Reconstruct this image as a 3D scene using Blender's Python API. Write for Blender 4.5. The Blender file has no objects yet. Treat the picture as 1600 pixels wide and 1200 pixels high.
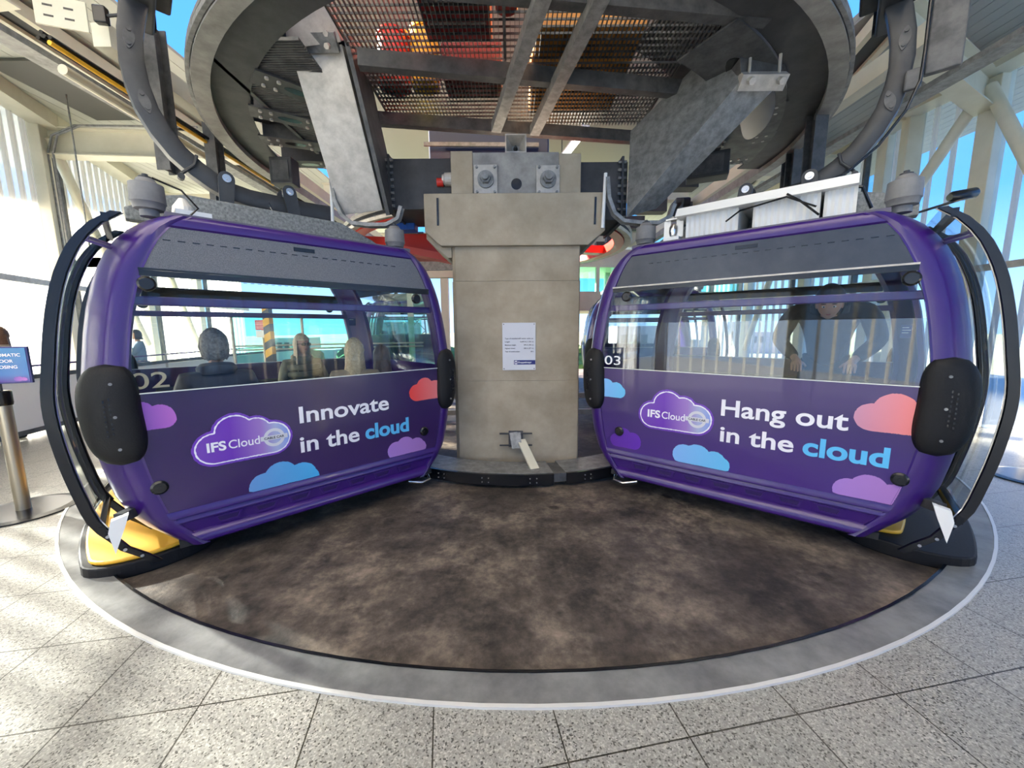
import bpy, bmesh, math, random
from mathutils import Vector, Matrix
random.seed(7)
R = math.radians
# ------------------------------------------------------------------ camera
PITCH, ROLL, F, CAMH = 8.0, -0.45, 601.0, 1.6
sc = bpy.context.scene
col = sc.collection
cd = bpy.data.cameras.new('camera'); cam = bpy.data.objects.new('camera', cd); col.objects.link(cam)
cd.sensor_fit = 'HORIZONTAL'; cd.sensor_width = 36.0; cd.lens = F/1600*36.0
cd.clip_start = 0.05; cd.clip_end = 3000
cam.matrix_world = Matrix.Translation((0, 0, CAMH)) @ Matrix.Rotation(R(90-PITCH), 4, 'X') @ Matrix.Rotation(R(ROLL), 4, 'Z')
sc.camera = cam
# ------------------------------------------------------------------ world, sun, exposure
w = bpy.data.worlds.new('sky'); sc.world = w; w.use_nodes = True
nt = w.node_tree; nt.nodes.clear()
out = nt.nodes.new('ShaderNodeOutputWorld'); bg = nt.nodes.new('ShaderNodeBackground')
tc = nt.nodes.new('ShaderNodeTexCoord'); sx_ = nt.nodes.new('ShaderNodeSeparateXYZ'); rp = nt.nodes.new('ShaderNodeValToRGB')
nt.links.new(tc.outputs['Generated'], sx_.inputs[0]); nt.links.new(sx_.outputs['Z'], rp.inputs[0])
rp.color_ramp.elements[0].position = 0.0; rp.color_ramp.elements[0].color = (0.42, 0.62, 0.88, 1)
rp.color_ramp.elements[1].position = 0.75; rp.color_ramp.elements[1].color = (0.05, 0.19, 0.62, 1)
e = rp.color_ramp.elements.new(0.22); e.color = (0.07, 0.29, 0.74, 1)
nt.links.new(rp.outputs[0], bg.inputs[0]); bg.inputs[1].default_value = 2.0
nt.links.new(bg.outputs[0], out.inputs[0])
sl = bpy.data.lights.new('sun', 'SUN'); sl.energy = 48.0; sl.angle = R(1.6); sl.color = (1.0, 0.9, 0.74)
so = bpy.data.objects.new('sun', sl); col.objects.link(so)
sd = Vector((-0.93, 0.30, 0.46))          # towards the sun
so.rotation_euler = sd.to_track_quat('Z', 'Y').to_euler()
sc.view_settings.view_transform = 'Standard'; sc.view_settings.look = 'None'
sc.view_settings.exposure = 0.5; sc.view_settings.gamma = 1.0
sc.view_settings.use_curve_mapping = False
sc.cycles.transparent_max_bounces = 24; sc.cycles.max_bounces = 8; sc.cycles.diffuse_bounces = 4
sc.cycles.glossy_bounces = 3; sc.cycles.sample_clamp_indirect = 6.0; sc.cycles.use_denoising = True
sc.cycles.caustics_reflective = False; sc.cycles.caustics_refractive = False

# ------------------------------------------------------------------ pixel helpers
def ray(px, py):
    x = (px-800)/F; y = -(py-600)/F; r = R(ROLL); p = R(PITCH)
    x, y = x*math.cos(r)-y*math.sin(r), x*math.sin(r)+y*math.cos(r)
    return Vector((x, math.cos(p)+math.sin(p)*y, -math.sin(p)+math.cos(p)*y))
def at(px, py, Y):
    d = ray(px, py); return d*(Y/d.y)+Vector((0, 0, CAMH))
def atz(px, py, z):
    d = ray(px, py); return d*((z-CAMH)/d.z)+Vector((0, 0, CAMH))

# ------------------------------------------------------------------ materials
def mat(name, c, rough=0.6, metal=0.0, c2=None, ns=8.0, bump=0.0, bs=60.0, spec=0.5, coat=0.0, lo=0.35, hi=0.65, det=6.0, alpha=1.0, coord='Object'):
    m = bpy.data.materials.new(name); m.use_nodes = True; t = m.node_tree; b = t.nodes['Principled BSDF']
    b.inputs['Base Color'].default_value = (*c, 1); b.inputs['Roughness'].default_value = rough
    b.inputs['Metallic'].default_value = metal; b.inputs['Specular IOR Level'].default_value = spec
    b.inputs['Coat Weight'].default_value = coat; b.inputs['Alpha'].default_value = alpha
    tcn = t.nodes.new('ShaderNodeTexCoord')
    if c2:
        n = t.nodes.new('ShaderNodeTexNoise'); n.inputs['Scale'].default_value = ns; n.inputs['Detail'].default_value = det
        n.inputs['Roughness'].default_value = 0.65
        t.links.new(tcn.outputs[coord], n.inputs['Vector'])
        r = t.nodes.new('ShaderNodeValToRGB'); r.color_ramp.elements[0].position = lo; r.color_ramp.elements[1].position = hi
        r.color_ramp.elements[0].color = (*c, 1); r.color_ramp.elements[1].color = (*c2, 1)
        t.links.new(n.outputs['Fac'], r.inputs[0]); t.links.new(r.outputs[0], b.inputs['Base Color'])
    if bump:
        n = t.nodes.new('ShaderNodeTexNoise'); n.inputs['Scale'].default_value = bs; n.inputs['Detail'].default_value = 4
        t.links.new(tcn.outputs[coord], n.inputs['Vector'])
        bn = t.nodes.new('ShaderNodeBump'); bn.inputs['Strength'].default_value = bump; bn.inputs['Distance'].default_value = 0.01
        t.links.new(n.outputs['Fac'], bn.inputs['Height']); t.links.new(bn.outputs[0], b.inputs['Normal'])
    return m
def gradmat(name, stops, axis='X', rough=0.35, diag=0.0, coat=0.3):
    """colour gradient, for prints and for light put into the wraps, across an object's own extent"""
    m = bpy.data.materials.new(name); m.use_nodes = True; t = m.node_tree; b = t.nodes['Principled BSDF']
    b.inputs['Roughness'].default_value = rough; b.inputs['Coat Weight'].default_value = coat
    tcn = t.nodes.new('ShaderNodeTexCoord'); s = t.nodes.new('ShaderNodeSeparateXYZ'); r = t.nodes.new('ShaderNodeValToRGB')
    t.links.new(tcn.outputs['Generated'], s.inputs[0]); t.links.new(s.outputs[axis], r.inputs[0])
    el = r.color_ramp.elements
    el[0].position = stops[0][0]; el[0].color = (*stops[0][1], 1); el[1].position = stops[-1][0]; el[1].color = (*stops[-1][1], 1)
    for p, c in stops[1:-1]:
        q = el.new(p); q.color = (*c, 1)
    t.links.new(r.outputs[0], b.inputs['Base Color'])
    return m
def glassmat(name, tint=(0.93, 0.97, 0.97), gl=0.10, rough=0.02, haze=None, hz=0.0, k=0.5):
    m = bpy.data.materials.new(name); m.use_nodes = True; t = m.node_tree; t.nodes.clear()
    o = t.nodes.new('ShaderNodeOutputMaterial'); tr = t.nodes.new('ShaderNodeBsdfTransparent'); g = t.nodes.new('ShaderNodeBsdfGlossy')
    tr.inputs[0].default_value = (*tint, 1); g.inputs['Roughness'].default_value = rough
    fr = t.nodes.new('ShaderNodeFresnel'); fr.inputs[0].default_value = 1.5
    ad = t.nodes.new('ShaderNodeMath'); ad.operation = 'MULTIPLY_ADD'; ad.inputs[1].default_value = k; ad.inputs[2].default_value = gl; ad.use_clamp = True
    t.links.new(fr.outputs[0], ad.inputs[0])
    mx = t.nodes.new('ShaderNodeMixShader'); t.links.new(ad.outputs[0], mx.inputs[0]); t.links.new(tr.outputs[0], mx.inputs[1]); t.links.new(g.outputs[0], mx.inputs[2])
    last = mx
    if haze:
        d = t.nodes.new('ShaderNodeBsdfDiffuse'); d.inputs[0].default_value = (*haze, 1)
        m2 = t.nodes.new('ShaderNodeMixShader'); m2.inputs[0].default_value = hz
        t.links.new(last.outputs[0], m2.inputs[1]); t.links.new(d.outputs[0], m2.inputs[2]); last = m2
    t.links.new(last.outputs[0], o.inputs[0]); return m
def translucent(name, c, tr=0.3, tint=(0.9, 0.95, 1.0)):
    m = bpy.data.materials.new(name); m.use_nodes = True; t = m.node_tree; t.nodes.clear()
    o = t.nodes.new('ShaderNodeOutputMaterial'); a = t.nodes.new('ShaderNodeBsdfTransparent'); a.inputs[0].default_value = (*tint, 1)
    b = t.nodes.new('ShaderNodeBsdfTranslucent'); b.inputs[0].default_value = (*c, 1)
    d = t.nodes.new('ShaderNodeBsdfDiffuse'); d.inputs[0].default_value = (*c, 1)
    m1 = t.nodes.new('ShaderNodeMixShader'); m1.inputs[0].default_value = 0.3
    t.links.new(b.outputs[0], m1.inputs[1]); t.links.new(d.outputs[0], m1.inputs[2])
    m2 = t.nodes.new('ShaderNodeMixShader'); m2.inputs[0].default_value = tr
    t.links.new(m1.outputs[0], m2.inputs[1]); t.links.new(a.outputs[0], m2.inputs[2])
    t.links.new(m2.outputs[0], o.inputs[0]); return m

M = {}
M['purple'] = mat('purple paint', (0.036, 0.008, 0.135), 0.28, coat=0.25)
M['wrap_shaded'] = gradmat('shaded purple wrap', [(0.0, (0.036, 0.014, 0.095)), (1.0, (0.022, 0.008, 0.058))], 'Z', 0.25)  # the cabin wrap with dimmer ambient light put into its colour gradient
M['wrap_lit'] = gradmat('lit purple wrap', [(0.0, (0.06, 0.022, 0.19)), (0.6, (0.032, 0.011, 0.115)), (1.0, (0.045, 0.02, 0.125))], 'Z', 0.3)  # same wrap, lighter: the brighter lighting is put into its colour gradient
M['grille'] = mat('vent slot purple', (0.02, 0.006, 0.08), 0.4)
M['black'] = mat('black rubber', (0.008, 0.008, 0.009), 0.6, bump=0.15, bs=90, spec=0.3)
M['gloss_black'] = mat('black gloss seal', (0.008, 0.008, 0.009), 0.22)
M['tint_r'] = mat('dark slatted headlining', (0.028, 0.032, 0.042), 0.25, c2=(0.045, 0.05, 0.062), ns=3)
M['tint_l'] = mat('reflection-toned perforated headlining', (0.10, 0.10, 0.105), 0.35, c2=(0.16, 0.16, 0.165), ns=200, lo=0.45, hi=0.55)  # perforated panel; its lighter grey is a reflection put into the colour
M['glass'] = glassmat('window glass', (0.93, 0.96, 0.96), gl=0.0, k=0.35)
M['glass_r'] = glassmat('reflective window glass', (0.82, 0.87, 0.90), gl=0.05, k=0.55)
M['teal_glass'] = glassmat('teal balustrade glass', (0.55, 0.92, 0.85), gl=0.06)
M['white'] = mat('white paint', (0.8, 0.8, 0.78), 0.4)
M['offwhite'] = mat('corrugated white plastic', (0.66, 0.67, 0.66), 0.5)
M['cream'] = mat('cream painted steel', (0.62, 0.59, 0.46), 0.5, c2=(0.70, 0.67, 0.54), ns=2)
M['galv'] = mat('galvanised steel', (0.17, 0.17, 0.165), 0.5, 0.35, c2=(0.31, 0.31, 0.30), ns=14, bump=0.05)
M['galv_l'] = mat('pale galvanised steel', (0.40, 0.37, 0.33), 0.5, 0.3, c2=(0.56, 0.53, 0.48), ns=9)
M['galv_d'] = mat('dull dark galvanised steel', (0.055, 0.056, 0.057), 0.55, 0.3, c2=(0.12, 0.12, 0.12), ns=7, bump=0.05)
M['rail'] = mat('worn galvanised rail', (.22, .21, .195), .5, .3, c2=(.36, .345, .32), ns=5, bump=.05)
M['steel_d'] = mat('dark grey steel', (0.035, 0.036, 0.038), 0.55, 0.2, c2=(0.06, 0.06, 0.062), ns=6)
M['arm'] = mat('dark grey hanger paint', (0.030, 0.031, 0.033), 0.45, 0.1, c2=(0.048, 0.05, 0.052), ns=5)
M['chrome'] = mat('chrome', (0.7, 0.7, 0.7), 0.2, 1.0)
M['fleck'] = mat('flecked grey roof beam', (0.13, 0.135, 0.13), 0.6, 0.2, c2=(0.30, 0.31, 0.29), ns=45)
M['bumper_grey'] = mat('grey rubber buffer', (0.14, 0.14, 0.145), 0.6, c2=(0.2, 0.2, 0.2), ns=8)
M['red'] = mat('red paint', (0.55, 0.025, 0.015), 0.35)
M['orange'] = mat('orange board', (0.55, 0.22, 0.03), 0.6)
M['yellow'] = mat('yellow paint', (0.85, 0.45, 0.03), 0.45)
M['blue'] = mat('blue box', (0.02, 0.13, 0.55), 0.5)
M['text_w'] = mat('white lettering', (0.82, 0.80, 0.84), 0.4)
M['text_b'] = mat('sky blue lettering', (0.10, 0.47, 0.80), 0.4)
M['text_k'] = mat('dark print', (0.03, 0.03, 0.04), 0.6)
M['text_n'] = mat('cream numerals', (0.72, 0.66, 0.5), 0.5)
M['navy'] = mat('navy print', (0.015, 0.02, 0.16), 0.5)
M['seat'] = mat('black seat fabric', (0.02, 0.02, 0.024), 0.8)
M['inner'] = mat('dark cabin lining', (0.10, 0.09, 0.13), 0.6)
M['tool'] = mat('tool box red', (0.35, 0.02, 0.02), 0.4)
M['floorblack'] = mat('black cabin base', (0.015, 0.015, 0.016), 0.7)
M['ring'] = mat('worn rubber threshold', (0.12, 0.12, 0.118), 0.42, c2=(0.24, 0.24, 0.23), ns=3.5, bump=0.1, bs=50)
M['trimw'] = mat('pale metal trim', (0.75, 0.74, 0.7), 0.4, 0.3)
M['plankc'] = mat('pale ceiling boards', (0.52, 0.53, 0.48), 0.6)

# terrazzo tiles
def terrazzo():
    m = bpy.data.materials.new('speckled terrazzo tiles'); m.use_nodes = True; t = m.node_tree; b = t.nodes['Principled BSDF']
    N = t.nodes.new; L = t.links.new
    g = N('ShaderNodeNewGeometry')
    mp = N('ShaderNodeMapping'); mp.vector_type = 'TEXTURE'; mp.inputs['Rotation'].default_value = (0, 0, R(10)); mp.inputs['Location'].default_value = (-0.38, 1.63, 0)
    L(g.outputs['Position'], mp.inputs['Vector'])
    br = N('ShaderNodeTexBrick'); br.offset = 0.0; br.squash = 1.0
    br.inputs['Scale'].default_value = 1.0; br.inputs['Brick Width'].default_value = 0.5; br.inputs['Row Height'].default_value = 0.5
    br.inputs['Mortar Size'].default_value = 0.0035; br.inputs['Mortar Smooth'].default_value = 0.2
    br.inputs['Color1'].default_value = (1, 1, 1, 1); br.inputs['Color2'].default_value = (0.9, 0.9, 0.9, 1); br.inputs['Mortar'].default_value = (0.16, 0.15, 0.12, 1)
    L(mp.outputs[0], br.inputs['Vector'])
    n = N('ShaderNodeTexVoronoi'); n.inputs['Scale'].default_value = 160; L(g.outputs['Position'], n.inputs['Vector'])
    sp = N('ShaderNodeSeparateColor'); L(n.outputs['Color'], sp.inputs[0])
    r = N('ShaderNodeValToRGB'); r.color_ramp.interpolation = 'CONSTANT'
    el = r.color_ramp.elements; el[0].position = 0; el[0].color = (0.10, 0.095, 0.08, 1); el[1].position = 0.10; el[1].color = (0.27, 0.26, 0.23, 1)
    q = el.new(0.5); q.color = (0.35, 0.34, 0.30, 1); q = el.new(0.85); q.color = (0.46, 0.44, 0.39, 1)
    L(sp.outputs[0], r.inputs[0])
    mx = N('ShaderNodeMix'); mx.data_type = 'RGBA'; mx.blend_type = 'MULTIPLY'; mx.inputs[0].default_value = 1.0
    L(r.outputs[0], mx.inputs[6]); L(br.outputs['Color'], mx.inputs[7]); L(mx.outputs[2], b.inputs['Base Color'])
    b.inputs['Roughness'].default_value = 0.3
    return m
def pitmat():
    m = bpy.data.materials.new('stained bare concrete'); m.use_nodes = True; t = m.node_tree; b = t.nodes['Principled BSDF']
    N = t.nodes.new; L = t.links.new; g = N('ShaderNodeNewGeometry')
    def noise(s, d=8, r=0.65):
        n = N('ShaderNodeTexNoise'); n.inputs['Scale'].default_value = s; n.inputs['Detail'].default_value = d; n.inputs['Roughness'].default_value = r
        L(g.outputs['Position'], n.inputs['Vector']); return n
    n1 = noise(1.5, 12, 0.72); r1 = N('ShaderNodeValToRGB'); el = r1.color_ramp.elements
    el[0].position = 0.38; el[0].color = (0.030, 0.024, 0.020, 1); el[1].position = 0.64; el[1].color = (0.22, 0.175, 0.135, 1)
    q = el.new(0.5); q.color = (0.085, 0.067, 0.054, 1)
    L(n1.outputs['Fac'], r1.inputs[0])
    n2 = noise(14); r2 = N('ShaderNodeValToRGB'); el = r2.color_ramp.elements
    el[0].position = 0.3; el[0].color = (0.45, 0.45, 0.45, 1); el[1].position = 0.7; el[1].color = (1.4, 1.4, 1.4, 1)
    L(n2.outputs['Fac'], r2.inputs[0])
    mx = N('ShaderNodeMix'); mx.data_type = 'RGBA'; mx.blend_type = 'MULTIPLY'; mx.inputs[0].default_value = 1.0
    L(r1.outputs[0], mx.inputs[6]); L(r2.outputs[0], mx.inputs[7])
    # oil drips
    v = N('ShaderNodeTexVoronoi'); v.inputs['Scale'].default_value = 1.7; v.inputs['Randomness'].default_value = 1.0
    n3 = noise(9); va = N('ShaderNodeVectorMath'); va.operation = 'SCALE'; va.inputs[3].default_value = 0.12; L(n3.outputs['Color'], va.inputs[0])
    vb = N('ShaderNodeVectorMath'); vb.operation = 'ADD'; L(g.outputs['Position'], vb.inputs[0]); L(va.outputs[0], vb.inputs[1]); L(vb.outputs[0], v.inputs['Vector'])
    r3 = N('ShaderNodeValToRGB'); el = r3.color_ramp.elements
    el[0].position = 0.05; el[0].color = (0.18, 0.17, 0.16, 1); el[1].position = 0.11; el[1].color = (1, 1, 1, 1)
    L(v.outputs['Distance'], r3.inputs[0])
    m2 = N('ShaderNodeMix'); m2.data_type = 'RGBA'; m2.blend_type = 'MULTIPLY'; m2.inputs[0].default_value = 0.9
    L(mx.outputs[2], m2.inputs[6]); L(r3.outputs[0], m2.inputs[7]); L(m2.outputs[2], b.inputs['Base Color'])
    b.inputs['Roughness'].default_value = 0.62
    bn = N('ShaderNodeBump'); bn.inputs['Strength'].default_value = 0.35; bn.inputs['Distance'].default_value = 0.02
    L(n2.outputs['Fac'], bn.inputs['Height']); L(bn.outputs[0], b.inputs['Normal'])
    return m
def concrete(name, a, b_, lines):
    m = mat(name, a, 0.75, c2=b_, ns=2.2, det=10, lo=0.3, hi=0.7, bump=0.12, bs=30)
    return m
M['terrazzo'] = terrazzo(); M['pit'] = pitmat()
M['conc'] = concrete('smooth shuttered concrete', (0.27, 0.222, 0.155), (0.44, 0.375, 0.28), 0)
M['grout'] = mat('grey grout block', (0.22, 0.21, 0.20), 0.8, c2=(0.36, 0.35, 0.33), ns=6, det=10, bump=0.2)
M['panel'] = translucent('fluted polycarbonate', (0.86, 0.84, 0.80), 0.5)
M['panel_clear'] = translucent('clearer fluted polycarbonate', (0.90, 0.88, 0.84), 0.90)
M['fill_roof'] = translucent('translucent rooflight sheet', (0.85, 0.82, 0.76), 0.05)  # for the added roof that spreads sunlight as warm fill
M['rib'] = translucent('polycarbonate rib', (0.85, 0.82, 0.78), 0.05)

# ------------------------------------------------------------------ mesh helpers
class MB:
    def __init__(s): s.v = []; s.f = []; s.mi = []; s.cur = 0
    def add(s, vs, fs):
        n = len(s.v); s.v += [tuple(v) for v in vs]; s.f += [tuple(i+n for i in f) for f in fs]; s.mi += [s.cur]*len(fs)
    def box(s, a, b):
        x0, y0, z0 = a; x1, y1, z1 = b
        s.add([(x0,y0,z0),(x1,y0,z0),(x1,y1,z0),(x0,y1,z0),(x0,y0,z1),(x1,y0,z1),(x1,y1,z1),(x0,y1,z1)],
              [(0,3,2,1),(4,5,6,7),(0,1,5,4),(1,2,6,5),(2,3,7,6),(3,0,4,7)])
    def bar(s, p, q, w_, h_, up=(0,0,1), c=0.0):
        """box beam from p to q: w_ sideways, h_ along up"""
        p = Vector(p); q = Vector(q); d = (q-p).normalized(); u = Vector(up)
        sd_ = d.cross(u)
        if sd_.length < 1e-4: sd_ = d.cross(Vector((1,0,0)))
        sd_.normalize(); u = sd_.cross(d).normalized(); a = sd_*w_/2; b = u*h_/2
        vs = []
        for o in (p, q): vs += [o-a-b, o+a-b, o+a+b, o-a+b]
        s.add(vs, [(0,3,2,1),(4,5,6,7),(0,1,5,4),(1,2,6,5),(2,3,7,6),(3,0,4,7)])
    def ibeam(s, p, q, w_, h_, t=0.02, up=(0,0,1)):
        p = Vector(p); q = Vector(q); d = (q-p).normalized(); u = Vector(up); sd_ = d.cross(u).normalized(); u = sd_.cross(d).normalized()
        s.bar(p, q, t, h_, up); s.bar(p+u*h_/2, q+u*h_/2, w_, t, up); s.bar(p-u*h_/2, q-u*h_/2, w_, t, up)
    def tube(s, pts, r, n=10, caps=True, radii=None):
        pts = [Vector(p) for p in pts]; rings = []
        prev = None
        for i, p in enumerate(pts):
            d = (pts[min(i+1, len(pts)-1)]-pts[max(i-1, 0)]).normalized()
            if prev is None:
                a = d.cross(Vector((0,0,1)))
                if a.length < 1e-3: a = d.cross(Vector((1,0,0)))
            else: a = prev - d*prev.dot(d)
            a.normalize(); prev = a; b = d.cross(a); rr = radii[i] if radii else r
            rings.append([p+(a*math.cos(2*math.pi*k/n)+b*math.sin(2*math.pi*k/n))*rr for k in range(n)])
        vs = [v for rg in rings for v in rg]; fs = []
        for i in range(len(pts)-1):
            for k in range(n):
                fs.append((i*n+k, i*n+(k+1)%n, (i+1)*n+(k+1)%n, (i+1)*n+k))
        if caps: fs.append(tuple(reversed(range(n)))); fs.append(tuple(range((len(pts)-1)*n, len(pts)*n)))
        s.add(vs, fs)
    def cyl(s, p, q, r, n=20, r2=None): s.tube([p, q], r, n, True, [r, r if r2 is None else r2])
    def prism(s, poly, o, ax, ay, an, t):
        """polygon (2D) at origin o with axes ax, ay, thickness t along an"""
        o = Vector(o); ax = Vector(ax); ay = Vector(ay); an = Vector(an); n = len(poly)
        vs = [o+ax*a+ay*b for a, b in poly]+[o+ax*a+ay*b+an*t for a, b in poly]
        s.add(vs, [tuple(range(n)), tuple(reversed(range(n, 2*n)))]+[(k, k+n, (k+1)%n+n, (k+1)%n) for k in range(n)])
    def sweep(s, path, prof, nrm, closed=False):
        """profile [(side, up)] swept along a path; nrm(i) gives (side, up) vectors"""
        m = len(prof); vs = []; fs = []
        for i, p in enumerate(path):
            a, b = nrm(i)
            for x, y in prof: vs.append(Vector(p)+a*x+b*y)
        N = len(path)
        for i in range(N if closed else N-1):
            j = (i+1) % N
            for k in range(m): fs.append((i*m+k, i*m+(k+1)%m, j*m+(k+1)%m, j*m+k))
        if not closed: fs.append(tuple(reversed(range(m)))); fs.append(tuple(range((N-1)*m, N*m)))
        s.add(vs, fs)
    def grid(s, rows):
        """quad surface through rows of points"""
        n = len(rows[0]); vs = [v for r_ in rows for v in r_]
        s.add(vs, [(i*n+k, i*n+k+1, (i+1)*n+k+1, (i+1)*n+k) for i in range(len(rows)-1) for k in range(n-1)])
    def build(s, name, m, parent=None, bevel=0.0, smooth=False, solid=0.0, fix=True):
        me = bpy.data.meshes.new(name); me.from_pydata(s.v, [], s.f)
        for mm in (m if isinstance(m, (list, tuple)) else [m]): me.materials.append(mm)
        for p, i in zip(me.polygons, s.mi): p.material_index = i
        if fix:
            b = bmesh.new(); b.from_mesh(me); bmesh.ops.recalc_face_normals(b, faces=b.faces); b.to_mesh(me); b.free()
        o = bpy.data.objects.new(name, me); col.objects.link(o)
        if parent is not None: o.parent = parent
        if solid: md = o.modifiers.new('solid', 'SOLIDIFY'); md.thickness = solid; md.offset = 0
        if bevel: md = o.modifiers.new('bevel', 'BEVEL'); md.width = bevel; md.segments = 2; md.limit_method = 'ANGLE'; md.angle_limit = R(40)
        if smooth:
            for p in me.polygons: p.use_smooth = True
            try: me.set_sharp_from_angle(angle=R(40))
            except Exception: pass
        return o
def tag(o, label=None, cat=None, group=None, kind=None):
    if label: o['label'] = label
    if cat: o['category'] = cat
    if group: o['group'] = group
    if kind: o['kind'] = kind
    return o
def empty(name, loc, rz=0.0, label=None, cat=None, group=None):
    o = bpy.data.objects.new(name, None); o.empty_display_size = 0.1; col.objects.link(o); o.location = loc; o.rotation_euler = (0, 0, rz)
    return tag(o, label, cat, group)
def copy_tree(o, parent=None, skip=()):
    c = o.copy(); col.objects.link(c)
    if parent is not None: c.parent = parent
    for ch in [x for x in bpy.data.objects if x.parent == o]:
        if ch.name.split('.')[0] in skip: continue
        copy_tree(ch, c, skip)
    return c
X_, Y_, Z_ = Vector((1,0,0)), Vector((0,1,0)), Vector((0,0,1))
def lerp(tab, z):
    if z <= tab[0][0]: return tab[0][1]
    for (a, u), (b, v) in zip(tab, tab[1:]):
        if z <= b: return u+(v-u)*(z-a)/(b-a)
    return tab[-1][1]
def text_into(mb, s, size, xf, bold=0.0, ext=0.002, width=None, align='LEFT', space=1.0):
    """lettering as mesh; xf maps (x, y, depth) to a point"""
    c = bpy.data.curves.new('t', 'FONT'); c.body = s; c.size = size; c.offset = bold; c.extrude = ext; c.align_x = align; c.resolution_u = 6; c.space_character = space
    o = bpy.data.objects.new('t', c); col.objects.link(o); bpy.context.view_layer.update()
    dg = bpy.context.evaluated_depsgraph_get(); me = bpy.data.meshes.new_from_object(o.evaluated_get(dg))
    xs = [v.co.x for v in me.vertices]; k = 1.0
    if width: k = width/(max(xs)-min(xs))
    x0 = min(xs) if align == 'LEFT' else 0
    mb.add([xf((v.co.x-x0)*k, v.co.y, v.co.z) for v in me.vertices], [tuple(p.vertices) for p in me.polygons])
    bpy.data.objects.remove(o); bpy.data.curves.remove(c); bpy.data.meshes.remove(me)

# ------------------------------------------------------------------ ground and turn-round pit
CX, CY, RO, RI = 0.1, 7.0, 5.57, 5.40
def ucurve(r, yend=16.0, n=72):
    pts = [(CX-r, yend)]
    for k in range(n+1):
        a = math.pi + math.pi*k/n
        pts.append((CX+r*math.cos(a), CY+r*math.sin(a)))
    pts.append((CX+r, yend)); return pts
def strip(name, r0, r1, z0, z1, m, kind='structure'):
    mb = MB(); A = ucurve(r0); B = ucurve(r1)
    mb.grid([[(x, y, z0) for x, y in A], [(x, y, z1) for x, y in B]])
    return mb
# terrazzo around the pit, 0.05 thick edge
mb = MB(); A = ucurve(RO); outer = []
for i, (x, y) in enumerate(A):
    if i == 0: outer.append((-16, 16))
    elif i == len(A)-1: outer.append((16, 16))
    else:
        a = math.atan2(y-CY, x-CX); c, s_ = math.cos(a), math.sin(a); k = min(16/abs(c) if abs(c) > 1e-6 else 1e9, 15/abs(s_) if abs(s_) > 1e-6 else 1e9)
        outer.append((CX+c*k, CY+s_*k))
mb.grid([[(x, y, 0) for x, y in A], [(x, y, 0) for x, y in outer]])
mb.grid([[(x, y, 0) for x, y in A], [(x, y, -0.3) for x, y in A]])
o = mb.build('floor', M['terrazzo']); tag(o, kind='structure')
o = MB(); P = ucurve(RI+0.02)
o.add([(x, y, -0.035) for x, y in P], [tuple(range(len(P)))]); o = o.build('floor_pit', M['pit']); tag(o, kind='structure')
mb = MB()
A = ucurve(RI); B = ucurve(RO-0.012)
mb.grid([[(x, y, -0.10) for x, y in A], [(x, y, 0.004) for x, y in A], [(x, y, 0.008) for x, y in B]])
o = mb.build('trim_1', M['ring']); tag(o, kind='structure')
mb = MB(); A = ucurve(RO-0.012); B = ucurve(RO+0.006)
mb.grid([[(x, y, 0.0) for x, y in A], [(x, y, 0.012) for x, y in A], [(x, y, 0.012) for x, y in B], [(x, y, 0) for x, y in B]])
o = mb.build('trim_2', M['trimw']); tag(o, kind='structure')
mb = MB(); A = ucurve(RI-0.012); B = ucurve(RI+0.004)
mb.grid([[(x, y, -0.05) for x, y in A], [(x, y, 0.01) for x, y in A], [(x, y, 0.01) for x, y in B]])
o = mb.build('trim_3', M['gloss_black']); tag(o, kind='structure')

# ------------------------------------------------------------------ cabins
TP = [(.10,.84),(.15,.86),(.25,.95),(.4,1.04),(.66,1.10),(.93,1.14),(1.2,1.155),(1.46,1.125),(1.71,1.085),(1.93,1.03),(2.12,.95),(2.22,.89),(2.29,.82),(2.34,.74)]
def pw(z):
    """half width of the printed face at height z, smoothed through the table"""
    if z <= TP[0][0] or z >= TP[-1][0]: return lerp(TP, z)
    i = max(k for k in range(len(TP)-1) if TP[k][0] <= z)
    (x0, y0), (x1, y1) = TP[i], TP[i+1]
    def slope(k):
        a, b = TP[max(k-1, 0)], TP[min(k+1, len(TP)-1)]; return (b[1]-a[1])/(b[0]-a[0])
    h = x1-x0; t = (z-x0)/h; m0, m1 = slope(i)*h, slope(i+1)*h
    return (2*t**3-3*t*t+1)*y0+(t**3-2*t*t+t)*m0+(-2*t**3+3*t*t)*y1+(t**3-t*t)*m1
def ww(z): return pw(z)+(0.2 if z < 2.1 else 0.2-(z-2.1)*0.15) - (0.06*(0.5-z)/0.4 if z < 0.5 else 0)
U0, DEP = 0.09, 2.3
ZL = [.13,.2,.3,.4,.55,.7,.85,1.0,1.15,1.3,1.45,1.6,1.75,1.9,2.0,2.1,2.18,2.25,2.30,2.34]
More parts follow.
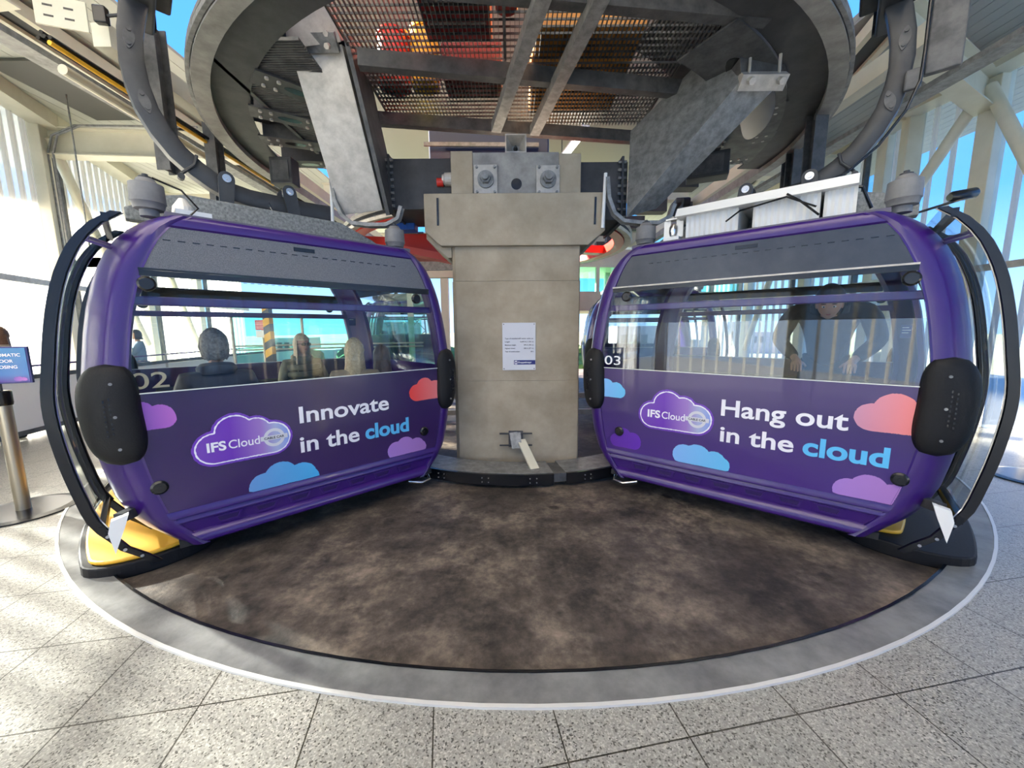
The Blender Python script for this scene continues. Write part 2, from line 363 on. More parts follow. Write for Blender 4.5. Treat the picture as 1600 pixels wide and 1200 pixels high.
def cloud_outline(circs, clip=None, off=0.0, n=140):
    """outline of a union of circles and one rounded base, star-shaped about its middle"""
    cx = sum(c[0]*c[2] for c in circs)/sum(c[2] for c in circs); zb = min(c[1]-c[2] for c in circs)
    xa = min(c[0] for c in circs if abs(c[1]-c[2]-zb) < 1e-3); xb = max(c[0] for c in circs if abs(c[1]-c[2]-zb) < 1e-3)
    cz = zb+min(c[2] for c in circs)*0.9
    def inside(x, z):
        if clip and not clip(x, z): return False
        for a, b, r in circs:
            if (x-a)**2+(z-b)**2 < (r+off)**2: return True
        return xa <= x <= xb and zb-off <= z <= cz+0.03
    if clip and not clip(cx, cz): cx, cz = clip(None, None)
    pts = []
    for k in range(n):
        a = 2*math.pi*k/n; lo, hi = 0.0, 1.2; st = 0.004; r = 0.0
        while inside(cx+math.cos(a)*(r+st), cz+math.sin(a)*(r+st)) and r < hi: r += st
        pts.append((cx+math.cos(a)*r, cz+math.sin(a)*r))
    return pts
def std_cloud(x, z, w_, h_):
    """left foot, big dome, right foot, all resting on z"""
    return [(x+0.22*w_, z+0.22*w_*0.95, 0.22*w_*0.95), (x+0.45*w_, z+h_-0.24*w_, 0.24*w_), (x+0.74*w_, z+h_*0.42, h_*0.42), (x+w_-h_*0.33, z+h_*0.33, h_*0.33)]

def make_cabin(sx, origin, ang, label, texts, group, lite=False):
    """sx=-1: doors on the viewer's left of the printed face; u runs from door side to inner side"""
    root = empty('gondola_cabin', origin, ang, label, 'cabin', group)
    X = lambda u: -sx*u
    def put(mb, name, m, parent=root, **k): return mb.build(name, m, parent, **k)
    def pt(u, y, z): return (X(u), y, z)
    # corner posts
    for fs, yy in ((1, lambda y: y), (-1, lambda y: DEP-y)):
        for ss in (-1, 1):
            mb = MB(); rows = []
            for z in ZL:
                p, q = pw(z), ww(z); row = []
                zz = z
                for k in range(9):
                    a = math.pi/2*k/8
                    row.append((p+(q-p)*math.sin(a), 0.24*(1-math.cos(a))-0.012*(k > 0)*(k < 4)))
                row += [(q, .30), (q-.015, .35), (q-.06, .35), (q-.06, .24), (p+.03, .06), (p-.01, .05), (p-.012, -.004)]
                rows.append([pt(U0+ss*a, yy(b), zz) for a, b in row]+[pt(U0+ss*row[0][0], yy(row[0][1]), zz)])
            mb.grid(rows); n = len(rows[0])-1
            mb.add(rows[0][:-1], [tuple(range(n))]); mb.add(rows[-1][:-1], [tuple(range(n))])
            put(mb, 'corner_post', M['purple'], smooth=True)
    # faces
    for fs, yy in ((1, lambda y: y), (-1, lambda y: DEP-y)):
        front = fs == 1
        if front:
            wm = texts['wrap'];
        else: wm = M['wrap_shaded']
        zs = [.40,.5,.6,.7,.8,.9,1.0,1.1,1.22]
        mb = MB()
        for t in (0.0, 0.03): mb.grid([[pt(U0-pw(z), yy(t), z), pt(U0+pw(z), yy(t), z)] for z in zs])
        mb.add([pt(U0-pw(1.22), yy(0), 1.22), pt(U0+pw(1.22), yy(0), 1.22), pt(U0+pw(1.22), yy(.03), 1.22), pt(U0-pw(1.22), yy(.03), 1.22)], [(0,1,2,3)])
        panel = put(mb, 'printed_panel', wm)
        # pale top edge of the printed panel
        mb = MB(); mb.bar(pt(U0-pw(1.22)+.01, yy(-.003), 1.222), pt(U0+pw(1.22)-.01, yy(-.003), 1.222), .01, .006); put(mb, 'panel_edge', M['trimw'], panel)
        # glass
        for zs, gm in (([1.225,1.3,1.4,1.5,1.58,1.655], texts['glass'] if front else M['glass']), ([1.659,1.72,1.8,1.9,1.97], M['glass'])):
            mb = MB(); mb.grid([[pt(U0-pw(z), yy(.008), z), pt(U0+pw(z), yy(.008), z)] for z in zs]); put(mb, 'window_pane', gm, solid=.005)
        # mid rail inside the glass
        mb = MB(); mb.bar(pt(U0-pw(1.8)-.02, yy(.06), 1.80), pt(U0+pw(1.8)+.02, yy(.06), 1.80), .045, .058); put(mb, 'window_rail', M['purple'], bevel=.008)
        # head panel
        zs = [1.985,2.06,2.14,2.2,2.262]
        mb = MB(); mb.grid([[pt(U0-pw(z)+.012, yy(.004), z), pt(U0+pw(z)-.012, yy(.004), z)] for z in zs])
        hp = put(mb, 'head_panel', texts['tint'] if front else M['glass'], solid=.01)
        mb = MB()
        for k in range(22):
            a = -0.78+k*0.073
            mb.box((X(a)-.019, yy(-.004) if front else yy(.004), 2.175), (X(a)+.019, yy(-.001) if front else yy(.007), 2.180))
        put(mb, 'vent_slot', M['gloss_black'], hp)
        mb = MB(); mb.box((X(.02)-.075, min(yy(-.005), yy(0)), 2.205), (X(.02)+.075, max(yy(-.005), yy(0)), 2.235)); put(mb, 'latch_plate', M['gloss_black'], hp, bevel=.01)
        mb = MB(); zb_, hb_ = (1.965, .035) if front else (2.03, .10); mb.bar(pt(U0-pw(zb_), yy(.0), zb_), pt(U0+pw(zb_), yy(.0), zb_), .02, hb_); hb = put(mb, 'head_bar', M['gloss_black'])
        mb = MB(); mb.bar(pt(U0-pw(1.96), yy(-.004), 1.99), pt(U0+pw(1.96), yy(-.004), 1.99), .02, .012); put(mb, 'drip_strip', M['gloss_black'] if sx < 0 else M['galv_l'])
        # roof edge
        mb = MB(); prof = [(.0, 2.258), (-.012, 2.27), (-.012, 2.31), (.015, 2.345), (.08, 2.36), (.08, 2.30), (.02, 2.258)]
        ends = []
        for s in (-1, 1): ends.append([pt(U0+s*(pw(b)), yy(a), b) for a, b in prof])
        mb.grid([ends[0]+[ends[0][0]], ends[1]+[ends[1][0]]]); put(mb, 'roof_edge', M['purple'], smooth=True)
        # sill with a stepped profile
        prof = [(.03,.41),(-.004,.408),(-.012,.385),(-.012,.36),(.004,.352),(-.006,.335),(-.006,.32),(.008,.312),(.012,.235),(-.012,.22),(-.026,.19),(-.02,.155),(.02,.13),(.09,.125),(.09,.41)]
        ends = []
        for s in (-1, 1): ends.append([pt(U0+s*(pw(b)+.005), yy(a), b) for a, b in prof])
        mb = MB(); mb.grid([ends[0]+[ends[0][0]], ends[1]+[ends[1][0]]])
        sill = put(mb, 'sill', M['purple'], smooth=True)
        for k in range(7):
            c = U0-.72+k*.235; mb = MB()
            a, b = .085, .065
            ring = [(c-a, .305), (c+a, .305), (c+b, .25), (c-b, .25)]; inn = [(c-a+.02, .295), (c+a-.02, .295), (c+b-.016, .26), (c-b+.016, .26)]
            vs = [pt(u, yy(.010), z) for u, z in ring]+[pt(u, yy(-.004), z) for u, z in ring]+[pt(u, yy(-.004), z) for u, z in inn]+[pt(u, yy(.006), z) for u, z in inn]
            f = []
            for q in range(4):
                r_ = (q+1) % 4; f += [(q, r_, r_+4, q+4), (q+4, r_+4, r_+8, q+8), (q+8, r_+8, r_+12, q+12)]
            mb.cur = 0; mb.add(vs, f); mb.cur = 1; mb.add(vs[12:], [(0,1,2,3)])
            put(mb, 'sill_vent', [M['purple'], M['grille']], sill)
        # glazing fixings
        for u, z in ((-.90, 1.90), (.97, 1.90), (-.97, .60), (1.0, .60)):
            mb = MB(); mb.tube([pt(u, yy(.0), z), pt(u, yy(-.012), z), pt(u, yy(-.022), z)], .04, 20, True, [.046, .046, .034]); mb.cyl(pt(u, yy(-.022), z), pt(u, yy(-.027), z), .012, 12)
            put(mb, 'glazing_fixing', M['gloss_black'], smooth=True)
        # side bumpers wrapping the corner
        for s in (-1, 1):
            mb = MB(); rows = []; nz, nc = 28, 18
            for i in range(nz+1):
                t = -1+2*i/nz; z = 1.10+.315*t; hw = .138*(1-abs(t)**3.2)**(1/2.2) if abs(t) < 1 else 0.001
                row = []
                for k in range(nc+1):
                    cc = -1+2*k/nc; sgn = 1 if cc >= 0 else -1
                    arc = .135+cc*hw; th = .062*(max(0.0, 1-abs(cc)**2.6))**.5*(max(0.0, 1-abs(t)**4))**.5
                    th -= .018*(1 if -.0 < arc-.03 < .05 and abs(t) < .35 and False else 0)
                    p = pw(z); q = ww(z)
                    # walk along the flat panel then round the corner
                    if arc < .06: uu, y, nx, ny = p-.06+arc, 0.0, 0.0, -1.0
                    else:
                        a = min((arc-.06)/.27, 1.0)*math.pi/2
                        uu, y = p+(q-p)*math.sin(a), .24*(1-math.cos(a)); nx, ny = math.sin(a), -math.cos(a)
                    row.append(pt(U0+s*(uu+nx*th), yy(y+ny*th), z))
                rows.append(row)
            mb.grid(rows); bmp = put(mb, 'side_bumper', M['black'], smooth=True, solid=.01)
            if front:
                for dz in (-.2, 0, .2):
                    mb = MB(); c = Vector((U0+s*(pw(1.1)+.055), -.056, 1.10+dz)); mb.cyl(pt(c.x, c.y, c.z), pt(c.x, c.y-.006, c.z), .009, 10); put(mb, 'bumper_screw', M['galv'], bmp)
                mb = MB()
                for a_ in range(5):
                    for b_ in range(8):
                        uq = U0+s*(pw(1.1)+.0+a_*.024); mb.box((X(uq)-.004, -.056, .98+b_*.03+(a_ % 2)*.012), (X(uq)+.004, -.050, .995+b_*.03+(a_ % 2)*.012))
                put(mb, 'bumper_slot', M['gloss_black'], bmp)
    # inner side wall (towards the pillar)
    def sideface(s, z0, z1, m, name, off=0.0, th=.02, y0=.34, y1=DEP-.34):
        mb = MB(); n = 8; mb.grid([[pt(U0+s*(ww(z0+(z1-z0)*k/n)+off), y0, z0+(z1-z0)*k/n), pt(U0+s*(ww(z0+(z1-z0)*k/n)+off), y1, z0+(z1-z0)*k/n)] for k in range(n+1)])
        return put(mb, name, m, solid=th, smooth=True)
    sideface(1, .15, 1.22, M['purple'], 'side_panel'); sideface(1, 1.22, 2.05, M['glass'], 'side_window', th=.005); sideface(1, 2.05, 2.3, M['tint_r'], 'side_head')
    sideface(-1, 2.12, 2.3, M['tint_r'], 'door_head')
    # roof, floor, benches
    mb = MB(); n = 10; rows = []
    for k in range(n+1):
        y = .03+(DEP-.06)*k/n; rows.append([pt(U0-.86+1.72*j/8, y, 2.345+.03*math.sin(math.pi*k/n)*math.sin(math.pi*j/8)) for j in range(9)])
    mb.grid(rows); put(mb, 'roof', M['inner'], solid=.03)
    mb = MB(); mb.box((min(X(U0-1.0), X(U0+1.0)), .03, .13), (max(X(U0-1.0), X(U0+1.0)), DEP-.03, .18)); put(mb, 'cabin_floor', M['floorblack'])
    for y0, y1, yb in ((.06, .50, .06), (DEP-.50, DEP-.06, DEP-.12)):
        mb = MB(); mb.box((min(X(U0-.98), X(U0+.98)), y0, .50), (max(X(U0-.98), X(U0+.98)), y1, .58)); mb.box((min(X(U0-.9), X(U0+.9)), y0+.1, .18), (max(X(U0-.9), X(U0+.9)), y1-.12, .50)); b = put(mb, 'bench', M['seat'], bevel=.015)
        mb = MB(); mb.box((min(X(U0-.98), X(U0+.98)), yb, .62), (max(X(U0-.98), X(U0+.98)), yb+.06, 1.02)); put(mb, 'bench_back', M['seat'], bevel=.02)
    # door leaves standing open on the outer side
    for y0, y1 in ((-.05, .60), (1.72, 2.35)):
        lz = [.12+.0727*k for k in range(31)]
        def du(z): return U0-(ww(z)+.10+(.02 if z < .3 else 0))
        mb = MB(); mb.grid([[pt(du(z), y0+.04, z), pt(du(z), y1-.04, z)] for z in lz if z > .4]); leaf = put(mb, 'door_leaf', M['glass'], solid=.006, smooth=True)
        for ya in (y0, y1-.045):
            mb = MB(); path = [Vector(pt(du(z)-.005, ya+.022, z)) for z in lz]
            pr = [(-.024, -.016), (.020, -.018), (.025, 0), (.020, .018), (-.024, .016), (-.018, 0)]
            mb.sweep(path, pr, lambda i: (Vector((1,0,0)), Vector((0,1,0)))); put(mb, 'door_seal', M['gloss_black'], leaf, smooth=True)
            mb = MB(); path = [Vector(pt(du(z)+.024, ya+.022, z)) for z in lz if z > .35]; mb.tube(path, .005, 6); put(mb, 'seal_trim', M['chrome'], leaf)
        for zz in (2.26, .42): mb = MB(); mb.bar(pt(du(zz), y0, zz), pt(du(zz), y1, zz), .03, .05); put(mb, 'door_rail', M['gloss_black'], leaf)
        # hinge links top and bracket bottom
        for dy in (.03, .10):
            mb = MB(); a = pt(du(2.12)+.02, y0+dy+.02, 2.12+dy*.4); b = pt(U0-ww(2.08)+.05, y0+dy+.14, 2.10+dy*.4); mb.tube([a, b], .011, 8); mb.cyl(a, (a[0], a[1], a[2]+.03), .022, 10); put(mb, 'hinge_link', M['chrome'], leaf)
        mb = MB(); zz = .42; mb.prism([(0, .05), (.08, .07), (.055, -.01), (.0, -.16), (-.018, -.02)], pt(du(.42)+.04, y0-.015, .42), (X(1), 0, 0), (0, 0, 1), (0, 1, 0), .05); put(mb, 'hinge_bracket', M['white'], leaf)
        mb = MB(); mb.bar(pt(du(.44)+.08, y0+.04, .46), pt(U0-ww(.5)+.15, y0+.25, .44), .05, .06); put(mb, 'hinge_arm', M['steel_d'], leaf)
        mb = MB()
        for z in (.2, .27, .38): mb.cyl(pt(du(z)-.003, y0-.004, z), pt(du(z)-.003, y0-.012, z), .010, 8)
        put(mb, 'seal_screw', M['chrome'], leaf)
    # roof furniture: buffers, beam, links and hanger arm
    for u in (-.86+U0*.3, .90):
        for y in (.22, DEP-.22):
            mb = MB(); mb.tube([pt(u, y, 2.35), pt(u, y, 2.39), pt(u, y, 2.395), pt(u, y, 2.43), pt(u, y, 2.435), pt(u, y, 2.55), pt(u, y, 2.56), pt(u, y, 2.585)], .08, 24, True, [.05, .05, .078, .086, .092, .088, .06, .045])
            bf = put(mb, 'roof_buffer', M['bumper_grey'], smooth=True)
            mb = MB(); mb.cyl(pt(u, y, 2.58), pt(u, y, 2.615), .016, 8); mb.cyl(pt(u, y, 2.585), pt(u, y, 2.598), .035, 12); put(mb, 'buffer_bolt', M['steel_d'], bf)
    mb = MB(); poly = [(-.95,.0),(-.95,.08),(-.75,.2),(-.6,.24),(.55,.24),(.86,.12),(.98,.05),(.98,0)]
    mb.prism(poly, (0, .62, 2.40), (X(1), 0, 0), (0, 0, 1), (0, 1, 0), .10); mb.prism(poly, (0, 1.3, 2.37), (X(1), 0, 0), (0, 0, 1), (0, 1, 0), .10); put(mb, 'roof_beam', M['fleck'], bevel=.006)
    ctr = [(.66,2.84),(.4,2.83),(.19,2.835),(-.08,2.84),(-.22,2.865),(-.34,2.92),(-.46,3.0),(-.57,3.10),(-.66,3.23),(-.73,3.38),(-.77,3.55),(-.785,3.72),(-.775,3.9),(-.74,4.08),(-.70,4.22)]
    mb = MB(); path = [Vector((X(a), 1.15, b)) for a, b in ctr]
    def nr(i):
        d = (path[min(i+1, len(path)-1)]-path[max(i-1, 0)]).normalized(); return Vector((0,1,0)), d.cross(Vector((0,1,0))).normalized()
    pr = [(-.05,-.075),(.05,-.075),(.06,-.06),(.06,.06),(.05,.075),(-.05,.075),(-.06,.06),(-.06,-.06)]
    mb.sweep(path, pr, nr); arm = put(mb, 'hanger_arm', M['arm'], smooth=True)
    for (a, b), (c, d) in (((-.26,2.95),(-.29,2.56)), ((.24,2.95),(.30,2.56))):
        for y in (1.04, 1.225):
            mb = MB(); dv = Vector((X(c)-X(a), 0, d-b)).normalized(); n_ = Vector((dv.z, 0, -dv.x)); P = []
            for k in range(9): t_ = math.pi*k/8; P.append(Vector((X(a), 0, b))+n_*.062*math.cos(t_)-dv*.062*math.sin(t_))
            for k in range(9): t_ = math.pi*k/8; P.append(Vector((X(c), 0, d))-n_*.045*math.cos(t_)+dv*.045*math.sin(t_))
            mb.prism([(q.x, q.z) for q in P], (0, y, 0), (1,0,0), (0,0,1), (0,1,0), .03); lk = put(mb, 'suspension_link', M['arm'])
            mb = MB()
            for (e_, f_) in ((a, b), (c, d)):
                mb.cyl((X(e_), y-.015, f_), (X(e_), y+.0, f_), .034, 16); mb.cyl((X(e_), y-.03, f_), (X(e_), y-.012, f_), .018, 6)
            put(mb, 'link_bolt', M['chrome'], lk)
    # cable clip and splice plates on the arm
    for (a, b, rot) in ((-.74, 3.42, .25), (-.785, 3.86, -.1)):
        mb = MB(); P = []
        for k in range(24):
            t_ = 2*math.pi*k/24; P.append(((.034+.010*math.cos(2*t_))*math.cos(t_)*.8, .085*math.sin(t_)*(1 if abs(math.sin(t_)) > .3 else 1)))
        ca, sa = math.cos(rot), math.sin(rot)
        mb.prism([(X(a)+x*ca-z*sa, b+x*sa+z*ca) for x, z in P], (0, 1.088, 0), (1,0,0), (0,0,1), (0,-1,0), .008)
        for dz in (-.05, .05): mb.cyl((X(a)-dz*sa, 1.08, b+dz*ca), (X(a)-dz*sa, 1.07, b+dz*ca), .014, 8)
        put(mb, 'arm_plate', M['galv_d'], arm)
    mb = MB(); mb.tube([(X(-.45), 1.08, 3.10), (X(-.47), 1.075, 3.02), (X(-.56), 1.075, 2.93), (X(-.57), 1.09, 2.9)], .013, 8); mb.cyl((X(-.57), 1.06, 2.9), (X(-.57), 1.12, 2.9), .025, 10); put(mb, 'cable_clip', M['steel_d'], arm)
    # grip carriage above the arm
    mb = MB(); mb.box((X(-.70)-.10, .8, 4.14), (X(-.70)+.10, 1.5, 4.30)); mb.box((X(-.62)-.14, .9, 4.3), (X(-.62)+.14, 1.4, 4.42)); grip = put(mb, 'grip', M['steel_d'], bevel=.02)
    for y in (.78, 1.52):
        mb = MB(); mb.cyl((X(-.58), y, 4.28), (X(-.72), y, 4.28), .09, 20); put(mb, 'grip_wheel', M['black'], grip)
    if sx > 0:   # brake cable and cover plate, only on this cabin's arm
        mb = MB(); mb.tube([(X(-.90), 1.06, 4.2), (X(-.905), 1.05, 3.7), (X(-.90), 1.05, 3.5), (X(-.84), 1.04, 3.3), (X(-.7), 1.04, 3.08), (X(-.5), 1.04, 2.9), (X(-.25), 1.03, 2.86), (X(.05), 1.0, 2.82), (X(.25), .95, 2.78), (X(.28), .7, 2.70), (X(.12), .4, 2.62), (X(-.15), .25, 2.60), (X(-.45), .2, 2.60), (X(-.62), .2, 2.56), (X(-.68), .25, 2.42)], .011, 8); put(mb, 'brake_cable', M['gloss_black'], arm)
        mb = MB(); mb.box((X(-1.02)-.10, 1.1, 3.55), (X(-1.02)+.10, 1.16, 4.2)); mb.box((X(-.86)-.05, 1.05, 3.45), (X(-.86)+.05, 1.09, 3.6)); put(mb, 'cover_plate', M['galv_d'], arm, bevel=.01)
        # roof unit: white lid over corrugated battery boxes
        un = MB(); prof = [(.10, 2.565), (.16, 2.645), (.95, 2.66), (.99, 2.565)]
        un.prism([(a, b) for a, b in prof], (X(-.60), 0, 0), (0,1,0), (0,0,1), (X(1), 0, 0), 1.20)
        lid = put(un, 'roof_unit_lid', M['white'])
        for u0, u1 in ((-.60, -.42), (-.40, .02), (.12, .52)):
            mb = MB(); rows = []; n = int((u1-u0)/.02)
            for z in (2.36, 2.565): rows.append([pt(u0+(u1-u0)*k/n, .16+(.012 if k % 2 else 0), z) for k in range(n+1)])
            mb.grid(rows); mb.box((min(X(u0), X(u1)), .18, 2.37), (max(X(u0), X(u1)), .9, 2.565)); put(mb, 'battery_box', M['offwhite'], lid)
        mb = MB(); mb.tube([pt(-.38, .12, 2.46), pt(-.2, .1, 2.56), pt(.1, .1, 2.52), pt(.2, .12, 2.46)], .007, 6); mb.tube([pt(-.40, .12, 2.40), pt(-.28, .11, 2.52), pt(-.2, .10, 2.58)], .008, 6)
        put(mb, 'battery_lead', M['gloss_black'], lid)
        mb = MB(); mb.box((X(.66)-.07, .2, 2.37), (X(.66)+.07, .34, 2.43)); q = put(mb, 'sensor', M['white'], bevel=.01)
        mb = MB(); 
        for a_ in (-.055, .055): mb.bar((X(.66)+a_, .27, 2.43), (X(.66)+a_, .27, 2.58), .01, .06)
        mb.bar((X(.66)-.06, .27, 2.585), (X(.66)+.06, .27, 2.585), .08, .012); put(mb, 'sensor_cage', M['trimw'], q)
        mb = MB(); mb.tube([(X(.66), .27, 2.44), (X(.66), .27, 2.47), (X(.66), .27, 2.52), (X(.66), .27, 2.55)], .03, 16, True, [.03, .04, .04, .02]); put(mb, 'sensor_bulb', M['chrome'], q, smooth=True)
    else:
        mb = MB(); mb.box((X(-.60)-.10, .25, 2.37), (X(-.60)+.10, .4, 2.44)); mb.tube([(X(-.64), .45, 2.44), (X(-.64), .45, 2.50), (X(-.64), .45, 2.56)], .06, 16, True, [.07, .06, .02]); put(mb, 'roof_sensor', M['trimw'])
        mb = MB(); mb.tube([pt(-.8, .22, 2.60), pt(-.66, .2, 2.55), pt(-.58, .2, 2.45), pt(-.64, .2, 2.38)], .007, 6); put(mb, 'roof_cable', M['gloss_black']); mb = MB(); mb.tube([pt(-.2, 1.0, 2.62), pt(-.05, .98, 2.56), pt(.1, .98, 2.66), pt(.04, 1.0, 2.80)], .008, 6); put(mb, 'roof_cable', M['gloss_black'])
    # loop bar at the inner bottom corner and fixing bolts
    mb = MB(); mb.tube([pt(.80, -.01, .13), pt(.92, -.06, .10), pt(1.02, -.04, .10), pt(1.06, .06, .11), pt(1.0, .14, .13)], .014, 10); put(mb, 'loop_bar', M['chrome'], smooth=True)
    return root
PO = [ (-1.6097, 3.0709), (1.8257, 3.0619) ]
angL = math.atan2(.69466, .71933); angR = math.atan2(-.64491, .76426)
NL, NR = Vector((-.69466, .71933, 0)), Vector((.64491, .76426, 0)); TL, TR = Vector((.71933, .69466, 0)), Vector((.76426, -.64491, 0))
def cabin_pt(which, px, py, d):
    """local (x, z) where the view of a point meets the cabin's inner plane at depth d"""
    O_ = Vector((*PO[which], 0)); n = (NL, NR)[which]; t = (TL, TR)[which]; r_ = ray(px, py)
    a = O_+n*d; s = n.dot(a)/n.dot(Vector((r_.x, r_.y, 0))); q = r_*s
    return (Vector((q.x, q.y, 0))-a).dot(t), q.z+CAMH
tl = dict(wrap=M['wrap_shaded'], glass=M['glass'], tint=M['tint_l']); tr = dict(wrap=M['wrap_lit'], glass=M['glass_r'], tint=M['tint_r'])
cabL = make_cabin(-1, (*PO[0], 0), angL, 'purple cable car cabin reading Innovate in the cloud, with three seated riders', tl, 'purple cable car cabins')
cabR = make_cabin(1, (*PO[1], 0), angR, 'purple cable car cabin reading Hang out in the cloud, white box on roof', tr, 'purple cable car cabins')
def setz(o, base): o.location.z = base

# prints on the cabin faces: every print a part of its cabin
YF = -0.0035
def face_text(root, s, x, z, size, width, m, bold, name='lettering'):
    mb = MB(); text_into(mb, s, size, lambda a, b, c: (x+a, YF-.001-c, z+b), bold, .0008, width); return mb.build(name, m, root)
def face_cloud(root, circs, m, lim, y=YF, name='printed_cloud', off=0.0, zmin=.412):
    def clip(x, z):
        if x is None: return sum(c[0] for c in circs)/len(circs), max(zmin+.02, circs[0][1])
        return z > zmin and lim(x, z)
    P = cloud_outline(circs, clip, off); mb = MB(); mb.prism(P, (0, y, 0), (1,0,0), (0,0,1), (0,1,0), .0015); return mb.build(name, m, root)
def limL(x, z): return -pw(z)+U0+.004 < x < pw(z)+U0-.004
def limR(x, z): return -pw(z)-U0+.004 < x < pw(z)-U0-.004
G = {}
G['pinkL'] = gradmat('pink cloud print', [(0, (.16, .05, .42)), (1, (.42, .12, .50))], 'X')
G['red'] = gradmat('red cloud print', [(0, (.80, .045, .035)), (1, (.75, .22, .22))], 'X')
G['salmon'] = gradmat('salmon cloud print', [(0, (.55, .25, .38)), (1, (.85, .20, .17))], 'X')
G['blue'] = gradmat('blue cloud print', [(0, (.13, .30, .62)), (1, (.06, .42, .78))], 'X')
G['blue2'] = gradmat('light blue cloud print', [(0, (.22, .45, .85)), (1, (.12, .50, .82))], 'X')
G['lav'] = gradmat('lavender cloud print', [(0, (.38, .20, .60)), (1, (.36, .17, .48))], 'X')
G['vio'] = gradmat('violet cloud print', [(0, (.10, .02, .32)), (1, (.12, .02, .42))], 'X')
G['rim'] = mat('logo rim purple', (.14, .035, .42), .3)
G['logo'] = gradmat('logo cloud print', [(0, (.16, .05, .42)), (.35, (.13, .02, .40)), (.68, (.30, .16, .50)), (.85, (.36, .40, .62)), (1, (.20, .30, .70))], 'X')
def logo(root, cx, cz, s):
    c = [(cx-.19*s, cz-.055*s, .115*s), (cx-.06*s, cz+.05*s, .125*s), (cx+.075*s, cz+.03*s, .105*s), (cx+.185*s, cz-.035*s, .105*s)]
    c = [(c[0][0], c[0][1], c[0][2]), c[1], c[2], (cx+.185*s, cz-.17*s+.125*s, .125*s)]
    lim = lambda x, z: True
    a = face_cloud(root, c, G['rim'], lim, YF-.001, 'logo_cloud', .020*s)
    face_cloud(a, c, M['text_w'], lim, YF-.0018, 'logo_outline', .004*s)
    face_cloud(a, c, G['logo'], lim, YF-.0026, 'logo_fill', -.006*s)
    z0 = cz-.075*s
    mb = MB(); text_into(mb, 'IFS', .095*s, lambda x, y, d: (cx-.235*s+x, YF-.004-d, z0+y), .0028, .0006, .115*s); text_into(mb, 'Cloud', .092*s, lambda x, y, d: (cx-.105*s+x, YF-.004-d, z0+y), .0006, .0006, .20*s)
    mb.build('logo_lettering', M['text_w'], a)
    rx, rz = cx+.195*s, cz-.045*s
    mb = MB(); n = 36; ro, ri = .074*s, .050*s; vs = []
    for k in range(n):
        t = 2*math.pi*k/n; vs += [(rx+ro*math.cos(t), YF-.0045, rz+ro*math.sin(t)), (rx+ri*math.cos(t), YF-.0045, rz+ri*math.sin(t))]
    mb.add(vs, [(2*k, 2*k+1, (2*k+3) % (2*n), (2*k+2) % (2*n)) for k in range(n)]); mb.box((rx-.095*s, YF-.0052, rz-.018*s), (rx+.095*s, YF-.004, rz+.018*s)); rd = mb.build('roundel', mat('roundel silver', (.62, .62, .66), .4), a)
    mb = MB(); text_into(mb, 'CABLE CAR', .026*s, lambda x, y, d: (rx-.07*s+x, YF-.0062-d, rz-.009*s+y), .0006, .0004, .14*s); mb.build('roundel_lettering', M['text_k'], rd)
logo(cabL, -.485, .845, .95); logo(cabR, -.49, .865, 1.0)
face_text(cabL, 'Innovate', -.115, .880, .185, .755, M['text_w'], .0035)
face_text(cabL, 'in the', -.125, .640, .185, .475, M['text_w'], .0035)
face_text(cabL, 'cloud', .405, .640, .185, .43, M['text_b'], .006)
face_text(cabR, 'Hang out', -.114, .885, .190, .80, M['text_w'], .0035)
face_text(cabR, 'in the', -.110, .665, .185, .50, M['text_w'], .0035)
face_text(cabR, 'cloud', .445, .665, .190, .465, M['text_b'], .006)
face_cloud(cabL, std_cloud(-1.16, .985, .32, .19), G['pinkL'], limL)
face_cloud(cabL, std_cloud(.85, .915, .40, .225), G['red'], limL)
face_cloud(cabL, std_cloud(-.50, .33, .50, .27), G['blue'], limL)
face_cloud(cabL, std_cloud(.60, .38, .42, .205), G['lav'], limL)
face_cloud(cabR, std_cloud(.70, .90, .46, .27), G['salmon'], limR)
face_cloud(cabR, std_cloud(-.49, .385, .47, .215), G['blue2'], limR)
face_cloud(cabR, std_cloud(.63, .36, .44, .235), G['lav'], limR)
face_cloud(cabR, std_cloud(-1.33, .93, .38, .185), G['blue2'], limR)
face_cloud(cabR, std_cloud(-1.10, .44, .32, .20), G['vio'], limR)
# numbers
x0, z0 = cabin_pt(1, 945, 569, 0.0); x1, z1 = cabin_pt(1, 970, 551, 0.0)
mb = MB(); text_into(mb, '03', .125, lambda a, b, c: (x0+a, -.004-c, z0+b), 0, .0008, x1-x0); mb.build('number', M['text_w'], cabR)
x0, z0 = cabin_pt(0, 205, 609, 2.22); x1, z1 = cabin_pt(0, 262, 579, 2.22)
mb = MB(); text_into(mb, '02', (z1-z0)*1.38, lambda a, b, c: (x0+a, 2.22-c, z0+b), .001, .0008, x1-x0); mb.build('number', M['text_n'], cabL)

# two more cabins further round the loop
TXT = ('lettering', 'logo_cloud', 'printed_cloud', 'number', 'brake_cable')
c3 = copy_tree(cabR, None, TXT+('roof_unit_lid', 'sensor')); c3.location = (3.0, 8.0, 0); c3.rotation_euler = (0, 0, R(-8)); c3['label'] = 'purple cable car cabin mostly hidden just right of the concrete pillar'
c4 = copy_tree(cabL, None, TXT); c4.location = (-3.75, 13.2, .25); c4.rotation_euler = (0, 0, R(8)); c4['label'] = 'distant cable car cabin seen through the right end of the Innovate cabin'

